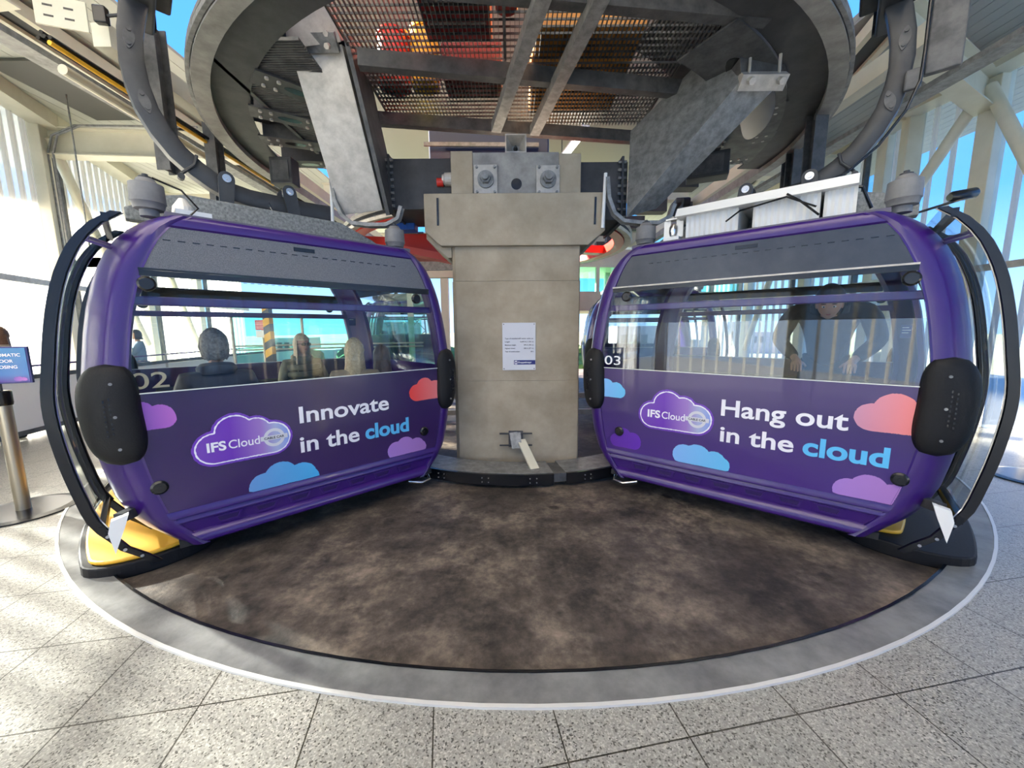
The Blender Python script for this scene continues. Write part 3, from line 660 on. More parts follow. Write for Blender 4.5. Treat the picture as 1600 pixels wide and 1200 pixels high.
# ------------------------------------------------------------------ concrete pillar
PY = 4.4
pil = empty('concrete_pillar', (0.06, PY+.5, 0), 0, 'broad pale concrete pillar with stepped head in the middle of the pit', 'pillar')
def loc(mb, dx=-0.06, dy=-PY-.5, dz=0): mb.v = [(a+dx, b+dy, c+dz) for a, b, c in mb.v]; return mb
def cham(mb, x0, x1, y0, y1, z0, z1, c, cl=None):
    cl = c if cl is None else cl
    P = [(x0+cl, y0), (x1-c, y0), (x1, y0+c), (x1, y1), (x0, y1), (x0, y0+cl)]
    mb.prism(P, (0, 0, z0), X_, Y_, Z_, z1-z0)
mb = MB(); cham(mb, -.665, .775, PY, PY+1.1, -.04, 1.02, .012, .04); loc(mb).build('shaft', M['conc'], pil)
mb = MB(); cham(mb, -.66, .77, PY+.002, PY+1.1, 1.022, 2.14, .012, .04); loc(mb).build('shaft', M['conc'], pil)
mb = MB(); cham(mb, -.655, .765, PY+.004, PY+1.1, 2.143, 2.6, .012, .04); loc(mb).build('shaft', M['conc'], pil)
mb = MB(); mb.prism([(-.93,3.05),(-.93,2.66),(-.76,2.51),(.84,2.51),(1.02,2.66),(1.02,3.05)], (0, PY-.05, 0), X_, Z_, Y_, 1.2); loc(mb).build('pillar_head', M['conc'], pil, bevel=.008)
mb = MB(); mb.prism([(-.93,2.67),(-.93,2.60),(-.70,2.40),(-.66,2.40),(-.66,2.52),(-.76,2.52)], (0, PY+.03, 0), X_, Z_, Y_, 1.0); loc(mb).build('haunch', M['conc'], pil)
mb = MB(); mb.box((-.64, PY+.02, 3.05), (-.405, PY+1.1, 3.50)); loc(mb).build('upper_block', M['conc'], pil, bevel=.006)
mb = MB(); mb.box((.525, PY+.02, 3.05), (.76, PY+1.1, 3.47)); loc(mb).build('upper_block', M['conc'], pil, bevel=.006)
mb = MB(); mb.box((-.403, PY+.03, 3.052), (.523, PY+1.1, 3.485)); loc(mb).build('grout_block', M['grout'], pil)
mb = MB(); mb.cyl((.065, PY+.025, 3.165), (.065, PY+.045, 3.165), .058, 28); loc(mb).build('round_hole', M['gloss_black'], pil)
for x in (-.785, .905):
    mb = MB(); mb.bar((x, PY-.055, 2.72), (x+.004, PY-.055, 3.0), .02, .012, up=Y_); loc(mb).build('slot', M['gloss_black'], pil)
for xa, xb, za, zb in ((-.39, -.14, 3.045, 3.355), (.28, .53, 3.045, 3.345)):
    mb = MB(); mb.box((xa, PY-.0, za), (xb, PY+.03, zb)); pl_ = loc(mb).build('anchor_plate', M['galv_l'], pil, bevel=.004)
    cx, cz = (xa+xb)/2, (za+zb)/2
    mb = MB(); mb.cyl((cx, PY, cz), (cx, PY-.03, cz), .088, 28); mb.cyl((cx, PY-.03, cz), (cx, PY-.09, cz), .058, 6); mb.cyl((cx, PY-.09, cz), (cx, PY-.14, cz), .04, 20); loc(mb).build('anchor_nut', M['galv'], pl_)
    for a in (-1, 1):
        for b in (-1, 1):
            mb = MB(); mb.cyl((cx+a*.095, PY, cz+b*.125), (cx+a*.095, PY-.025, cz+b*.125), .014, 6); loc(mb).build('bolt', M['galv'], pl_)
# foot bracket carried by the pillar
br = empty('steel_bracket', (.04, PY, .30), 0, 'small galvanised bracket with two threaded bars low on the pillar', 'bracket')
mb = MB(); mb.box((-.085, -.04, -.06), (.085, -.0, .13)); mb.build('plate', M['galv_d'], br, bevel=.004)
for z in (-.035, .105):
    mb = MB(); mb.cyl((-.19, -.045, z), (.19, -.045, z), .01, 8); mb.build('threaded_bar', M['steel_d'], br)
mb = MB(); mb.bar((-.03, -.05, .12), (.0, -.12, -.05), .09, .02, up=Y_); mb.bar((.03, -.05, .12), (.04, -.12, -.05), .02, .05, up=X_); mb.build('gusset', M['galv'], br)
mb = MB(); mb.bar((.06, -.05, .03), (.20, -.42, -.19), .10, .02); mb.build('brace_arm', M['cream'], br)

# information sign on the pillar
sg = empty('information_sign', (.083, PY-.004, 1.412), 0, 'white information sign with small print and blue strip on concrete pillar', 'sign')
mb = MB(); mb.box((-.188, -.006, -.268), (.188, 0, .268)); mb.build('sign_board', mat('white sign face', (.62, .62, .66), .4), sg)
rows = [('Type of installation:', '10 seater cable car'), ('Length:', '3,609 ft (1,100 m)'), ('Maximum height:', '295 ft (90 m)'), ('Highest tower:', '285 ft (87 m)'), ('Year of construction:', '2012')]
mb = MB()
for k, (a, b) in enumerate(rows):
    z = .085-k*.037
    wa = min(.0085*len(a), .17); wb = .0085*len(b)
    text_into(mb, a, .020, lambda x, y, d: (-.160+x, -.0075-d, z+y), .0003, .0005, wa)
    text_into(mb, b, .020, lambda x, y, d: (.165-wb+x, -.0075-d, z+y), .0003, .0005, wb)
mb.build('sign_print', M['text_k'], sg)
mb = MB(); mb.box((-.058, -.008, -.205), (.186, -.006, -.155)); st = mb.build('sign_strip', M['navy'], sg)
mb = MB(); text_into(mb, 'Doppelmayr', .026, lambda x, y, d: (-.012+x, -.0095-d, -.188+y), .0005, .0005, .155); mb.box((-.050, -.0092, -.200), (-.022, -.008, -.162)); mb.build('strip_lettering', M['text_w'], st)
mb = MB(); mb.box((-.043, -.0102, -.192), (-.029, -.009, -.172)); mb.build('strip_mark', M['navy'], st)
mb = MB()
for a in (-.172, .172):
    for b in (-.252, .252):
        mb.cyl((a, -.006, b), (a, -.011, b), .006, 8)
mb.build('sign_screw', M['steel_d'], sg)

# horn loudspeaker on the pillar top
sp = empty('horn_loudspeaker', (.06, PY+.15, 3.487), 0, 'small square silver horn loudspeaker on top of the pillar', 'loudspeaker')
mb = MB(); a, b = .115, .04
vs = []
for s_, y in ((a, -.10), (a-.015, -.10), (b, .05), (a, -.09), (b+.02, .07)):
    vs += [(-s_, y, .10-s_*.8), (s_, y, .10-s_*.8), (s_, y, .10+s_*.8), (-s_, y, .10+s_*.8)]
f = []
for p, q in ((0, 4), (4, 8), (0, 12), (12, 16)):
    for k in range(4): f.append((p+k, p+(k+1) % 4, q+(k+1) % 4, q+k))
mb.add(vs, f+[(8,9,10,11), (16,17,18,19)]); mb.build('horn', M['galv_l'], sp)
mb = MB(); mb.cyl((0, .04, .10), (0, -.02, .10), .025, 16, .012); mb.build('driver', M['steel_d'], sp)
mb = MB(); mb.box((-.02, .0, 0), (.02, .06, .05)); mb.build('foot', M['galv'], sp)
# red siren on the pillar's side
sr = empty('alarm_sounder', (-.72, PY+.12, 3.25), 0, 'red alarm sounder on the left side of the pillar top', 'alarm')
mb = MB(); mb.tube([(.08, 0, 0), (.0, 0, 0), (-.01, 0, 0), (-.03, 0, 0)], .06, 18, True, [.07, .07, .055, .05]); mb.build('housing', M['galv_l'], sr)
mb = MB(); mb.cyl((-.02, 0, -.03), (-.09, 0, -.03), .045, 18); mb.build('lens', M['red'], sr)

# ------------------------------------------------------------------ inner guide ring on the pit floor
gr = empty('guide_ring', (.1, 6.1, 0), 0, 'black rubber faced guide ring running low around the pillar', 'guide rail')
def arc(r, a0, a1, n=40): return [(r*math.cos(a0+(a1-a0)*k/n), r*math.sin(a0+(a1-a0)*k/n)) for k in range(n+1)]
def ringpart(name, m, par, r0, r1, z0, z1, a0, a1, n=40, **k):
    A = arc(r0, a0, a1, n); B = arc(r1, a0, a1, n); mb = MB()
    mb.sweep([(x, y, 0) for x, y in A], [(0, z0), (r1-r0, z0), (r1-r0, z1), (0, z1)], lambda i: (Vector((*A[i], 0)).normalized(), Z_)); return mb.build(name, m, par, **k)
gap = math.atan2(-2.27, .41)
for a0, a1 in ((math.pi-.25, math.pi*2+gap-.035), (gap+2*math.pi+.025, 2*math.pi+.25)):
    ringpart('ring_top', M['galv'], gr, 1.90, 2.27, .098, .118, a0, a1, smooth=True)
    f_ = ringpart('ring_face', M['gloss_black'], gr, 2.25, 2.30, .0, .115, a0, a1, smooth=True)
    mb = MB(); n = 9
    for k in range(n):
        a = a0+(a1-a0)*(k+.5)/n
        for da, z in ((0, .03), (.0, .075), (.03, .03), (.03, .075)): mb.cyl((2.298*math.cos(a+da), 2.298*math.sin(a+da), z), (2.308*math.cos(a+da), 2.308*math.sin(a+da), z), .006, 6)
    mb.build('face_bolt', M['galv'], f_)
ringpart('ring_joint', M['galv_d'], gr, 1.95, 2.28, .02, .112, gap+2*math.pi-.035, gap+2*math.pi+.025)
for k in range(8):
    a = math.pi-.2+(math.pi+.4)*k/7; mb = MB(); mb.box((2.05*math.cos(a)-.05, 2.05*math.sin(a)-.05, -.035), (2.05*math.cos(a)+.05, 2.05*math.sin(a)+.05, .10)); mb.build('ring_foot', M['galv'], gr)
# outer guide tracks
for s, lab in ((-1, 'yellow topped black guide track with rounded end beneath the left cabin doors'), (1, 'yellow topped black guide track with rounded end beneath the right cabin doors')):
    gt = empty('guide_track', (.1, 6.1, -.035), 0, lab, 'guide track', 'guide tracks at the pit edge')
    if s < 0: a0, a1 = math.radians(231.5), math.radians(178)
    else: a0, a1 = math.radians(-50.5), math.radians(2)
    for name, m_, r0, r1, z0, z1, ins in (('track_body', M['black'], 4.02, 4.78, 0, .105, 0), ('track_top', M['yellow'], 4.06, 4.74 if s < 0 else 4.42, .105, .135, .012)):
        n = 36; L = []; Rr_ = []
        for k in range(n+1):
            a = a0+(a1-a0)*k/n; L.append((r0*math.cos(a), r0*math.sin(a))); Rr_.append((r1*math.cos(a), r1*math.sin(a)))
        # rounded nose at the near end
        c = Vector(((L[0][0]+Rr_[0][0])/2, (L[0][1]+Rr_[0][1])/2)); h = Vector(Rr_[0])-c; nd = Vector((-h.y, h.x)); nd = nd if nd.dot(Vector(L[1])-Vector(L[0])) < 0 else -nd
        nose = [c+h*math.cos(t)+nd*math.sin(t)*.62 for t in [math.pi*k/16 for k in range(1, 16)]]
        P = list(reversed(Rr_)); P += [tuple(q) for q in nose]; P += L
        mb = MB(); mb.prism(P, (0, 0, z0), X_, Y_, Z_, z1-z0); q = mb.build(name, m_, gt, bevel=.012)
    mb = MB()
    for k in range(5):
        a = a0+(a1-a0)*(.015+k*.02); mb.cyl((4.02*math.cos(a), 4.02*math.sin(a), .05), (4.005*math.cos(a), 4.005*math.sin(a), .05), .012, 8)
    mb.build('track_bolt', M['chrome'], gt)

# ------------------------------------------------------------------ overhead steelwork
xb = empty('crosshead_beam', (0, PY+.6, 2.95), 0, 'dark grey box beam passing through the pillar top', 'beam')
mb = MB(); mb.box((-1.40, -.45, 0), (-.66, .3, .53)); mb.build('beam_box', M['steel_d'], xb)
mb = MB(); mb.box((.78, -.45, -.13), (1.30, .3, .48)); mb.build('beam_box', M['steel_d'], xb)
for x, z0, z1 in ((-1.335, -.02, .56), (1.235, -.16, .52)):
    mb = MB(); mb.box((x-.012, -.50, z0), (x+.012, .32, z1)); fl = mb.build('flange', M['steel_d'], xb)
    mb = MB()
    for k in range(8): z = z0+.05+k*(z1-z0-.1)/7; mb.cyl((x-.012, -.475, z), (x+.045, -.475, z), .016, 6); mb.cyl((x-.045, -.475, z), (x-.012, -.475, z), .016, 6)
    mb.build('flange_bolt', M['galv'], fl)
def strut(pts, w_, h_, name, lab, m_, up):
    o = empty(name, pts[0], 0, lab, 'strut'); P0 = Vector(pts[0])
    for a, b in zip(pts, pts[1:]):
        mb = MB(); mb.bar(Vector(a)-P0, Vector(b)-P0, w_, h_, up); q = mb.build('box_section', m_, o, bevel=.004)
    return o, P0
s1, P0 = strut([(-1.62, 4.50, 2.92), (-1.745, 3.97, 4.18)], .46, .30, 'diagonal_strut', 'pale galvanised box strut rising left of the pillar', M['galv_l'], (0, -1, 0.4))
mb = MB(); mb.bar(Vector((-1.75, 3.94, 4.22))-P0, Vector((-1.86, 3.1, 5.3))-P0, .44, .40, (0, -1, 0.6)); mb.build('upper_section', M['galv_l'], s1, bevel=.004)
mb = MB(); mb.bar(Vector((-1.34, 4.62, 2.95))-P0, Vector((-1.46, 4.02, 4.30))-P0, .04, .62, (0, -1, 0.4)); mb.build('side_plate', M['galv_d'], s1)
c = Vector((-1.745, 3.80, 4.14))-P0
mb = MB(); mb.bar(c+Vector((-.22, 0, 0)), c+Vector((.22, 0, 0)), .06, .14, (0, -.7, .7)); cl = mb.build('clamp_plate', M['galv'], s1)
for x in (-.15, .15):
    for k in (-.05, .05):
        mb = MB(); mb.cyl(c+Vector((x, -.03, k)), c+Vector((x, -.07, k-.03)), .024, 6); mb.build('clamp_bolt', M['galv_l'], cl)
s2 = empty('diagonal_strut', (1.3, 4.35, 2.9), 0, 'dark galvanised box strut rising right of the pillar', 'strut'); P0 = Vector((1.3, 4.35, 2.9))
A_, B_, C_, D_ = at(978, 340, 4.35), at(1026, 326, 4.42), at(1215, 134, 3.80), at(1155, 129, 3.70)
F_, E_ = at(985, 205, 4.55), at(1152, 36, 3.95)
mb = MB(); vs = [p-P0 for p in (A_, B_, C_, D_, F_, F_+(B_-A_), E_+(C_-D_), E_)]
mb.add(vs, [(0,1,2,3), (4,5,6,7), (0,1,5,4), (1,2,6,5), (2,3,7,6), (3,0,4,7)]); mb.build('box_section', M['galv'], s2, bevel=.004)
mb = MB(); e1, e2 = at(1150, -30, 3.6), at(1225, -20, 3.75); f1, f2 = D_+Vector((.0, -.02, .06)), C_+Vector((0, -.02, .06))
dd = Vector((0, .35, .1)); vs = [p-P0 for p in (f1, f2, e2, e1, f1+dd, f2+dd, e2+dd, e1+dd)]
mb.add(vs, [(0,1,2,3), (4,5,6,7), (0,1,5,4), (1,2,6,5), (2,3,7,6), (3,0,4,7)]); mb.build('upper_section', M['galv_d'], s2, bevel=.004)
c = (C_+D_)/2-P0+Vector((0, -.04, .0))
mb = MB(); mb.bar(c+Vector((-.20, 0, 0)), c+Vector((.20, 0, 0)), .08, .12, (0, -.7, .7)); cl = mb.build('clamp_plate', M['galv_l'], s2)
for x in (-.13, .13):
    mb = MB(); mb.cyl(c+Vector((x, -.05, -.02)), c+Vector((x, -.09, -.05)), .03, 6); mb.build('clamp_bolt', M['galv_l'], cl)
    mb = MB(); mb.cyl(c+Vector((x, -.03, .02)), c+Vector((x, -.03, .20)), .013, 8); mb.build('clamp_stud', M['galv_l'], cl)
# maintenance platform: frame beams and grating
def beam(name, a, b, w_, h_, lab, m_, cat='beam', group=None, kind_='box'):
    a = Vector(a); b = Vector(b); o = None; mb = MB()
    if kind_ == 'box': mb.bar(a-a, b-a, w_, h_)
    elif kind_ == 'i': mb.ibeam(a-a, b-a, w_, h_)
    elif kind_ == 'c':
        mb.bar(a-a, b-a, .012, h_); d = (b-a).normalized(); s_ = d.cross(Z_).normalized()
        for k in (-1, 1): mb.bar(s_*w_/2+Z_*k*h_/2, b-a+s_*w_/2+Z_*k*h_/2, w_, .012)
    o = mb.build(name, m_); o.location = a; tag(o, lab, cat, group); return o
ZP = 4.0
beam('platform_beam', atz(590, 186, ZP), atz(1003, 216, ZP), .09, .13, 'galvanised crossbeam of the overhead platform just behind the pillar head', M['galv_d'])
beam('platform_beam', atz(560, 93, ZP), atz(1065, 140, ZP), .09, .14, 'second galvanised crossbeam of the overhead platform', M['galv_d'])
beam('platform_beam', atz(1200, 22, ZP), atz(520, -40, ZP), .09, .14, 'galvanised crossbeam of the overhead platform at the top of view', M['galv_d'])
a = atz(775, 200, ZP-.1); b = atz(845, 0, ZP-.1); beam('platform_beam', a, a+(b-a)*1.5, .11, .10, 'left of the two long bright rails under the grating', M['galv'])
a = atz(835, 205, ZP-.1); b = atz(935, 0, ZP-.1); beam('platform_beam', a, a+(b-a)*1.5, .11, .10, 'right of the two long bright rails under the grating', M['galv'])
def grating(x0, x1, y0, y1, z, lab, pitch=.038, fine=.075):
    mb = MB(); x = x0
    while x <= x1: mb.box((x-.0025, y0, z), (x+.0025, y1, z+.03)); x += pitch
    y = y0
    while y <= y1: mb.box((x0, y-.003, z+.012), (x1, y+.003, z+.03)); y += fine
    mb.box((x0-.01, y0, z), (x0, y1, z+.04)); mb.box((x1, y0, z), (x1+.01, y1, z+.04))
    o = mb.build('walkway_grating', M['galv_d']); return tag(o, lab, 'grating', 'overhead walkway gratings')
GZ = ZP+.09
grating(-1.42, -.05, 3.98, 5.05, GZ, 'steel walkway grating left of the two long rails, beside the pillar top')
grating(-.03, 1.62, 4.05, 5.15, GZ, 'steel walkway grating right of the two long rails, beside the pillar top')
grating(-1.42, -.05, 2.4, 3.95, GZ, 'steel walkway grating left of the long rails, nearest the top of view')
grating(-.03, 1.9, 2.4, 4.0, GZ, 'steel walkway grating right of the long rails, nearest the top of view')
# finer mesh panel left of the pale strut
mb = MB(); x = -3.0
mb.box((-2.55, 3.5, .02), (-1.72, 5.5, .03))
for k in range(66): mb.box((-2.55, 3.5+k*.03, .005), (-1.72, 3.5+k*.03+.014, .02))
mb.box((-2.58, 3.48, -.01), (-2.54, 5.5, .03)); mb.box((-2.55, 4.55, -.012), (-1.72, 4.58, .0))
o = mb.build('slatted_panel', M['galv_d']); o.location = (0, 0, 3.95); tag(o, 'grey slatted steel panel left of the pale strut', 'panel')
# things standing on the grating
tb = empty('tool_chest', (-.42, 3.55, GZ+.045), 0, 'red tool chest with silver drawer edges on the grating', 'tool chest')
mb = MB(); mb.box((-.30, -.35, 0), (.27, .25, .5)); mb.build('chest_body', M['tool'], tb, bevel=.01)
for k in range(5):
    mb = MB(); mb.box((-.26, -.30+k*.11, -.012), (.23, -.285+k*.11, .0)); mb.build('drawer_edge', M['galv_l'], tb)
def drum(x, y, r, h, m_, lab, name='storage_drum'):
    o = empty(name, (x, y, GZ+.045), 0, lab, 'drum'); mb = MB(); mb.tube([(0,0,0),(0,0,.01),(0,0,.05),(0,0,.06),(0,0,h*.5),(0,0,h*.52),(0,0,h)], r, 28, True, [r*.94,r,r,r*.97,r*.97,r,r*.95]); mb.build('drum_body', m_, o, smooth=True)
    mb = MB(); mb.tube([(0,0,h),(0,0,h+.04)], r, 28, True, [r*1.03, r*1.0]); mb.build('lid', m_, o)
drum(-1.20, 4.45, .17, .45, M['red'], 'red drum standing on the grating near the pale strut')
drum(-.88, 4.45, .15, .5, mat('yellow drum plastic', (.75, .50, .02), .4), 'yellow drum standing on the grating beside the red drum')
drum(-.02, 3.45, .09, .4, M['red'], 'slim red bottle on the grating beside the tool chest', 'gas_bottle')
mb = MB(); mb.box((0, 0, 0), (.95, 1.25, .35)); o = mb.build('storage_crate', M['orange'], bevel=.01); o.location = (.22, 3.65, GZ+.045); tag(o, 'large orange brown crate lying on the grating', 'crate')
mb = MB(); mb.box((0, 0, 0), (.6, .4, .3)); o = mb.build('storage_crate', mat('dull maroon plastic', (.16, .03, .03), .6), bevel=.01); o.location = (-.68, 4.25, GZ+.045); tag(o, 'dull maroon crate on the grating right of the yellow drum', 'crate')
# red and blue gear unit behind the pillar top
dg_ = empty('gear_unit', (-.4, 6.1, 3.55), 0, 'red and dark blue gear unit behind the pillar top', 'gear unit')
mb = MB(); mb.box((-.85, -.3, .0), (.75, .5, .32)); mb.build('gear_base', M['red'], dg_, bevel=.02)
mb = MB(); mb.box((-.75, -.25, .325), (.95, .5, .85)); mb.build('gear_case', mat('dark blue enamel', (.01, .02, .07), .35), dg_, bevel=.02)
mb = MB(); mb.bar((-.8, -.33, .62), (.8, -.33, .60), .03, .05); mb.build('cable_tray', M['galv'], dg_)

# ---- overhead rail loop: pale channel with dark inner web
LC = Vector((.09, 6.1, 0))
def loop(r, yend=9.0, n=64):
    P = [Vector((-r, yend, 0)), Vector((-r, yend/2, 0))]; 
    for k in range(n+1):
        a = math.pi+math.pi*k/n; P.append(Vector((r*math.cos(a), r*math.sin(a), 0)))
    return P+[Vector((r, yend/2, 0)), Vector((r, yend, 0))]
def loopsweep(mb, r, prof, yend=9.0, n=64):
    P = loop(r, yend, n)
    def nn(i):
        p = P[i]; a = Vector((p.x/abs(p.x), 0, 0)) if p.y > 0 else p.normalized(); return a, Z_
    mb.sweep(P, prof, nn)
rl = empty('rail_loop', (LC.x, LC.y, 3.88), 0, 'curved galvanised rail looping overhead around the turn', 'rail')
mb = MB(); loopsweep(mb, 3.60, [(0,0),(.14,0),(.14,.015),(.02,.015),(.02,.11),(.14,.11),(.14,.125),(0,.125)]); mb.build('rail_channel', M['rail'], rl, smooth=True)
mb = MB(); loopsweep(mb, 3.745, [(0,.02),(.03,.02),(.03,.06),(0,.06)]); mb.build('rail_lip', M['galv'], rl, smooth=True)
mb = MB(); loopsweep(mb, 3.745, [(0,.09),(.02,.09),(.02,.12),(0,.12)]); mb.build('rail_lip', M['galv'], rl, smooth=True)
for k in range(15):   # radial brackets with holes
    a = math.pi+math.pi*(k+.5)/15; d = Vector((math.cos(a), math.sin(a), 0))
    if abs(d.x) < .72: continue
    t = Vector((-d.y, d.x, 0))
    mb = MB()
    P = [(2.45,.05),(3.25,.05),(3.25,.38),(2.9,.38),(2.6,.30),(2.45,.30)]
    mb.prism(P, t*.09, d, Z_, t, .014); mb.prism(P, -t*.09, d, Z_, t, .014)
    mb.prism([(2.45,-.12),(3.3,-.12),(3.3,.12),(2.45,.12)], Z_*.045, d, t, Z_, .014)
    q = mb.build('bracket', M['galv_d'] if k % 3 else M['steel_d'], rl)
    mb = MB()
    for r_ in (2.6, 2.75, 3.1, 3.2):
        for u_ in (-.07, .07): mb.cyl(d*r_+t*u_+Z_*.045, d*r_+t*u_+Z_*.025, .018, 6)
    mb.build('bracket_bolt', M['galv_l'], q)
    mb = MB(); mb.prism([(.12*math.cos(x)+2.92, .045*math.sin(x)) for x in [2*math.pi*j/16 for j in range(16)]], Z_*.0435, d, t, Z_, .002); mb.build('bracket_hole', M['gloss_black'], q)
for k in range(6):
    for s in (-1, 1):
        mb = MB(); mb.box((s*2.7-.25, .6+k*1.3, .02), (s*2.7+.3, .85+k*1.3, .3)); mb.build('cross_member', M['steel_d'], rl)
def sector(name, m, r0, r1, a0, a1, z0, z1, hole=None):
    A = [math.radians(a0+(a1-a0)*k/24) for k in range(25)]
    P = [(r1*math.cos(a), r1*math.sin(a)) for a in A]+[(r0*math.cos(a), r0*math.sin(a)) for a in reversed(A)]
    mb = MB(); mb.prism(P, (0, 0, z0), X_, Y_, Z_, z1-z0); return mb.build(name, m, rl)
sector('inner_plate', M['steel_d'], 3.28, 3.60, -68, 0, .06, .075); sector('inner_plate', M['steel_d'], 3.28, 3.60, 180, 248, .06, .075)
sector('dark_backing', M['steel_d'], 2.25, 3.28, -62, 0, .40, .42)  # dark backing added above the brackets to block out the bright ceiling
q = sector('curved_plate', M['galv_d'], 2.75, 3.28, -60, -8, .03, .045)
mb = MB(); P = []
for k in range(32):
    t = 2*math.pi*k/32; a = math.radians(-36+17*math.cos(t)); rr = 3.02+.17*math.sin(t); P.append((rr*math.cos(a), rr*math.sin(a)))
mb.prism(P, (0, 0, .024), X_, Y_, Z_, .004); mb.build('lens_opening', M['gloss_black'], q)
sector('dark_backing', M['steel_d'], 2.1, 3.28, 180, 232, .40, .42)  # left-hand dark backing, likewise added against the bright ceiling
# tyre conveyor wheels
for k in range(17):
    a = math.pi+math.pi*(k+.5)/17; d = Vector((math.cos(a), math.sin(a), 0))
    if abs(d.x) < .62: continue
    p = LC+d*2.98+Z_*4.42
    wh = empty('conveyor_tyre', p, a, None, None)
    wh['label'] = 'black conveyor tyre above the curved overhead rail'; wh['category'] = 'wheel'; wh['group'] = 'conveyor tyres along the rail loop'
    mb = MB(); mb.tube([(-.07,0,0),(-.06,0,0),(0,0,0),(.06,0,0),(.07,0,0)], .2, 24, True, [.16,.195,.205,.195,.16]); mb.build('tyre', M['black'], wh, smooth=True)
    mb = MB(); mb.cyl((-.25,0,0), (.12,0,0), .05, 12); mb.build('hub', M['galv'], wh)
# suspension hangers for the rail
for k, (px, py, Y, h) in enumerate(((342, 300, 5.4, 1.6), (258, 205, 4.4, 1.4), (1242, 250, 5.4, 1.5), (1232, 270, 6.4, 1.6), (1275, 205, 4.6, 1.2))):
    p = at(px, py, Y)
    lab = ['grey hanger post in front of the left rail near the cabin links', 'grey hanger post behind the left hanger arm', 'black hanger post below the right end of the curved rail', 'grey hanger post behind the right cabin roof unit', 'dark hanger post at the right side of the rail loop'][k]
    mb = MB(); mb.ibeam((0,0,0), (0,0,h), .14, .14, .014, up=Y_); o = mb.build('hanger_post', M['galv_d']); o.location = (p.x, p.y, 3.3 if k < 2 else 3.0 if k == 3 else 3.2); tag(o, lab, 'post')
# long straight steel and cable runs left and right of the loop
def run(name, a, b, w_, h_, lab, m_, cat): return beam(name, a, b, w_, h_, lab, m_, cat)
for s, tagx in ((-1, 'left'), (1, 'right')):
    x = -4.35 if s < 0 else 4.55
    run('cable_tray', (x, 3.2, 4.15), (x+s*.2, 15, 4.15), .20, .06, 'long grey cable tray beside the %s side of the rail loop' % tagx, M['galv'], 'cable tray')
    run('steel_beam', (x-s*.55, 4.0, 4.35), (x-s*.35, 15, 4.35), .16, .2, 'cream steel beam running back above the %s cable tray' % tagx, M['cream'], 'beam')
mb = MB()
for k, (dx, dz) in enumerate(((0, 0), (.05, .01), (.1, .0), (.03, .04))): mb.cyl((dx, 0, dz), (dx-.1, 9, dz), .018, 8)
o = mb.build('cable_bundle', M['gloss_black']); o.location = (-3.95, 3.6, 4.06); tag(o, 'bundle of black cables running beside the left rail', 'cable')
mb = MB(); mb.cyl((0, 0, 0), (-.08, 3.2, 0), .02, 8); o = mb.build('cable', M['yellow']); o.location = (-3.86, 3.6, 4.02); tag(o, 'yellow cable beside the black cables left of the rail', 'cable')
mb = MB(); mb.cyl((0, 0, 0), (-.12, 2.0, 0), .045, 12); o = mb.build('conduit', M['cream']); o.location = (-4.1, 3.9, 4.0); tag(o, 'fat cream conduit left of the yellow cable', 'conduit')
# curved cable conduits at the strut feet
for s in (-1, 1):
    o = empty('cable_loop', (s*1.5+(.0 if s < 0 else -.12), 4.3, 2.72), 0, 'bent grey cable tray looping under the %s strut foot' % ('left' if s < 0 else 'right'), 'cable tray')
    mb = MB(); P = [Vector((-.36, 0, .45)), Vector((-.34, 0, .25)), Vector((-.28, 0, .10)), Vector((-.18, 0, .02)), Vector((0, 0, 0)), Vector((.18, 0, 0)), Vector((.30, 0, .06)), Vector((.34, 0, .18))]
    mb.sweep(P, [(-.05,-.012),(.05,-.012),(.05,.025),(.04,.025),(.04,0),(-.04,0),(-.04,.025),(-.05,.025)], lambda i: (Y_, (P[min(i+1,7)]-P[max(i-1,0)]).normalized().cross(Y_)*-1)); mb.build('tray', M['galv'], o)
    mb = MB(); mb.cyl((-.38, 0, .5), (-.40, 0, -.05), .018, 8); mb.build('pipe', M['white'], o)
def boxthing(name, p, size, m, lab, cat, rz=0.0, detail=None):
    o = empty(name, p, rz, lab, cat); a, b, c = size
    mb = MB(); mb.box((-a/2, -b/2, -c/2), (a/2, b/2, c/2)); mb.build('casing', m, o, bevel=min(size)*.06)
    mb = MB(); mb.box((-a*.36, -b/2-.006, -c*.36), (a*.36, -b/2, c*.36)); mb.build('cover', M['galv_d'] if detail is None else detail, o)
    return o
boxthing('junction_box', at(408, 22, 3.6), (.34, .2, .22), M['steel_d'], 'dark grey junction box beside the pale strut at the top', 'electrical box', .4)
boxthing('junction_box', at(445, 270, 5.6), (.30, .2, .34), M['steel_d'], 'dark junction box behind the left rail near the strut foot', 'electrical box')
boxthing('junction_box', at(1105, 262, 5.4), (.5, .25, .3), M['steel_d'], 'dark junction box under the right end of the rail', 'electrical box', -.4)
boxthing('drive_motor', at(372, 118, 4.4), (.34, .4, .26), M['steel_d'], 'black drive motor inside the curved rail on the left', 'motor', .5)
boxthing('drive_motor', at(396, 160, 4.8), (.30, .4, .24), M['steel_d'], 'black drive motor just below the other inside the left rail', 'motor', .5)
o = empty('perforated_bracket', at(96, 22, 4.1), R(20), 'cream perforated bracket plate at the top left of the ceiling', 'bracket')
mb = MB(); mb.box((-.19, -.01, -.12), (.19, .01, .14)); pb_ = mb.build('plate', M['cream'], o)
for a in (-.09, .06):
    for b in (-.04, .05): mb = MB(); mb.box((a-.035, -.013, b-.008), (a+.035, -.010, b+.008)); mb.build('slot_hole', M['gloss_black'], pb_)
mb = MB(); mb.bar((0, 0, .14), (0, .1, 1.1), .05, .05, up=X_); mb.build('bracket_stem', M['cream'], o)
o = empty('work_light', at(158, 24, 3.9), R(10), 'small black work light hanging beside the perforated bracket', 'light fitting')
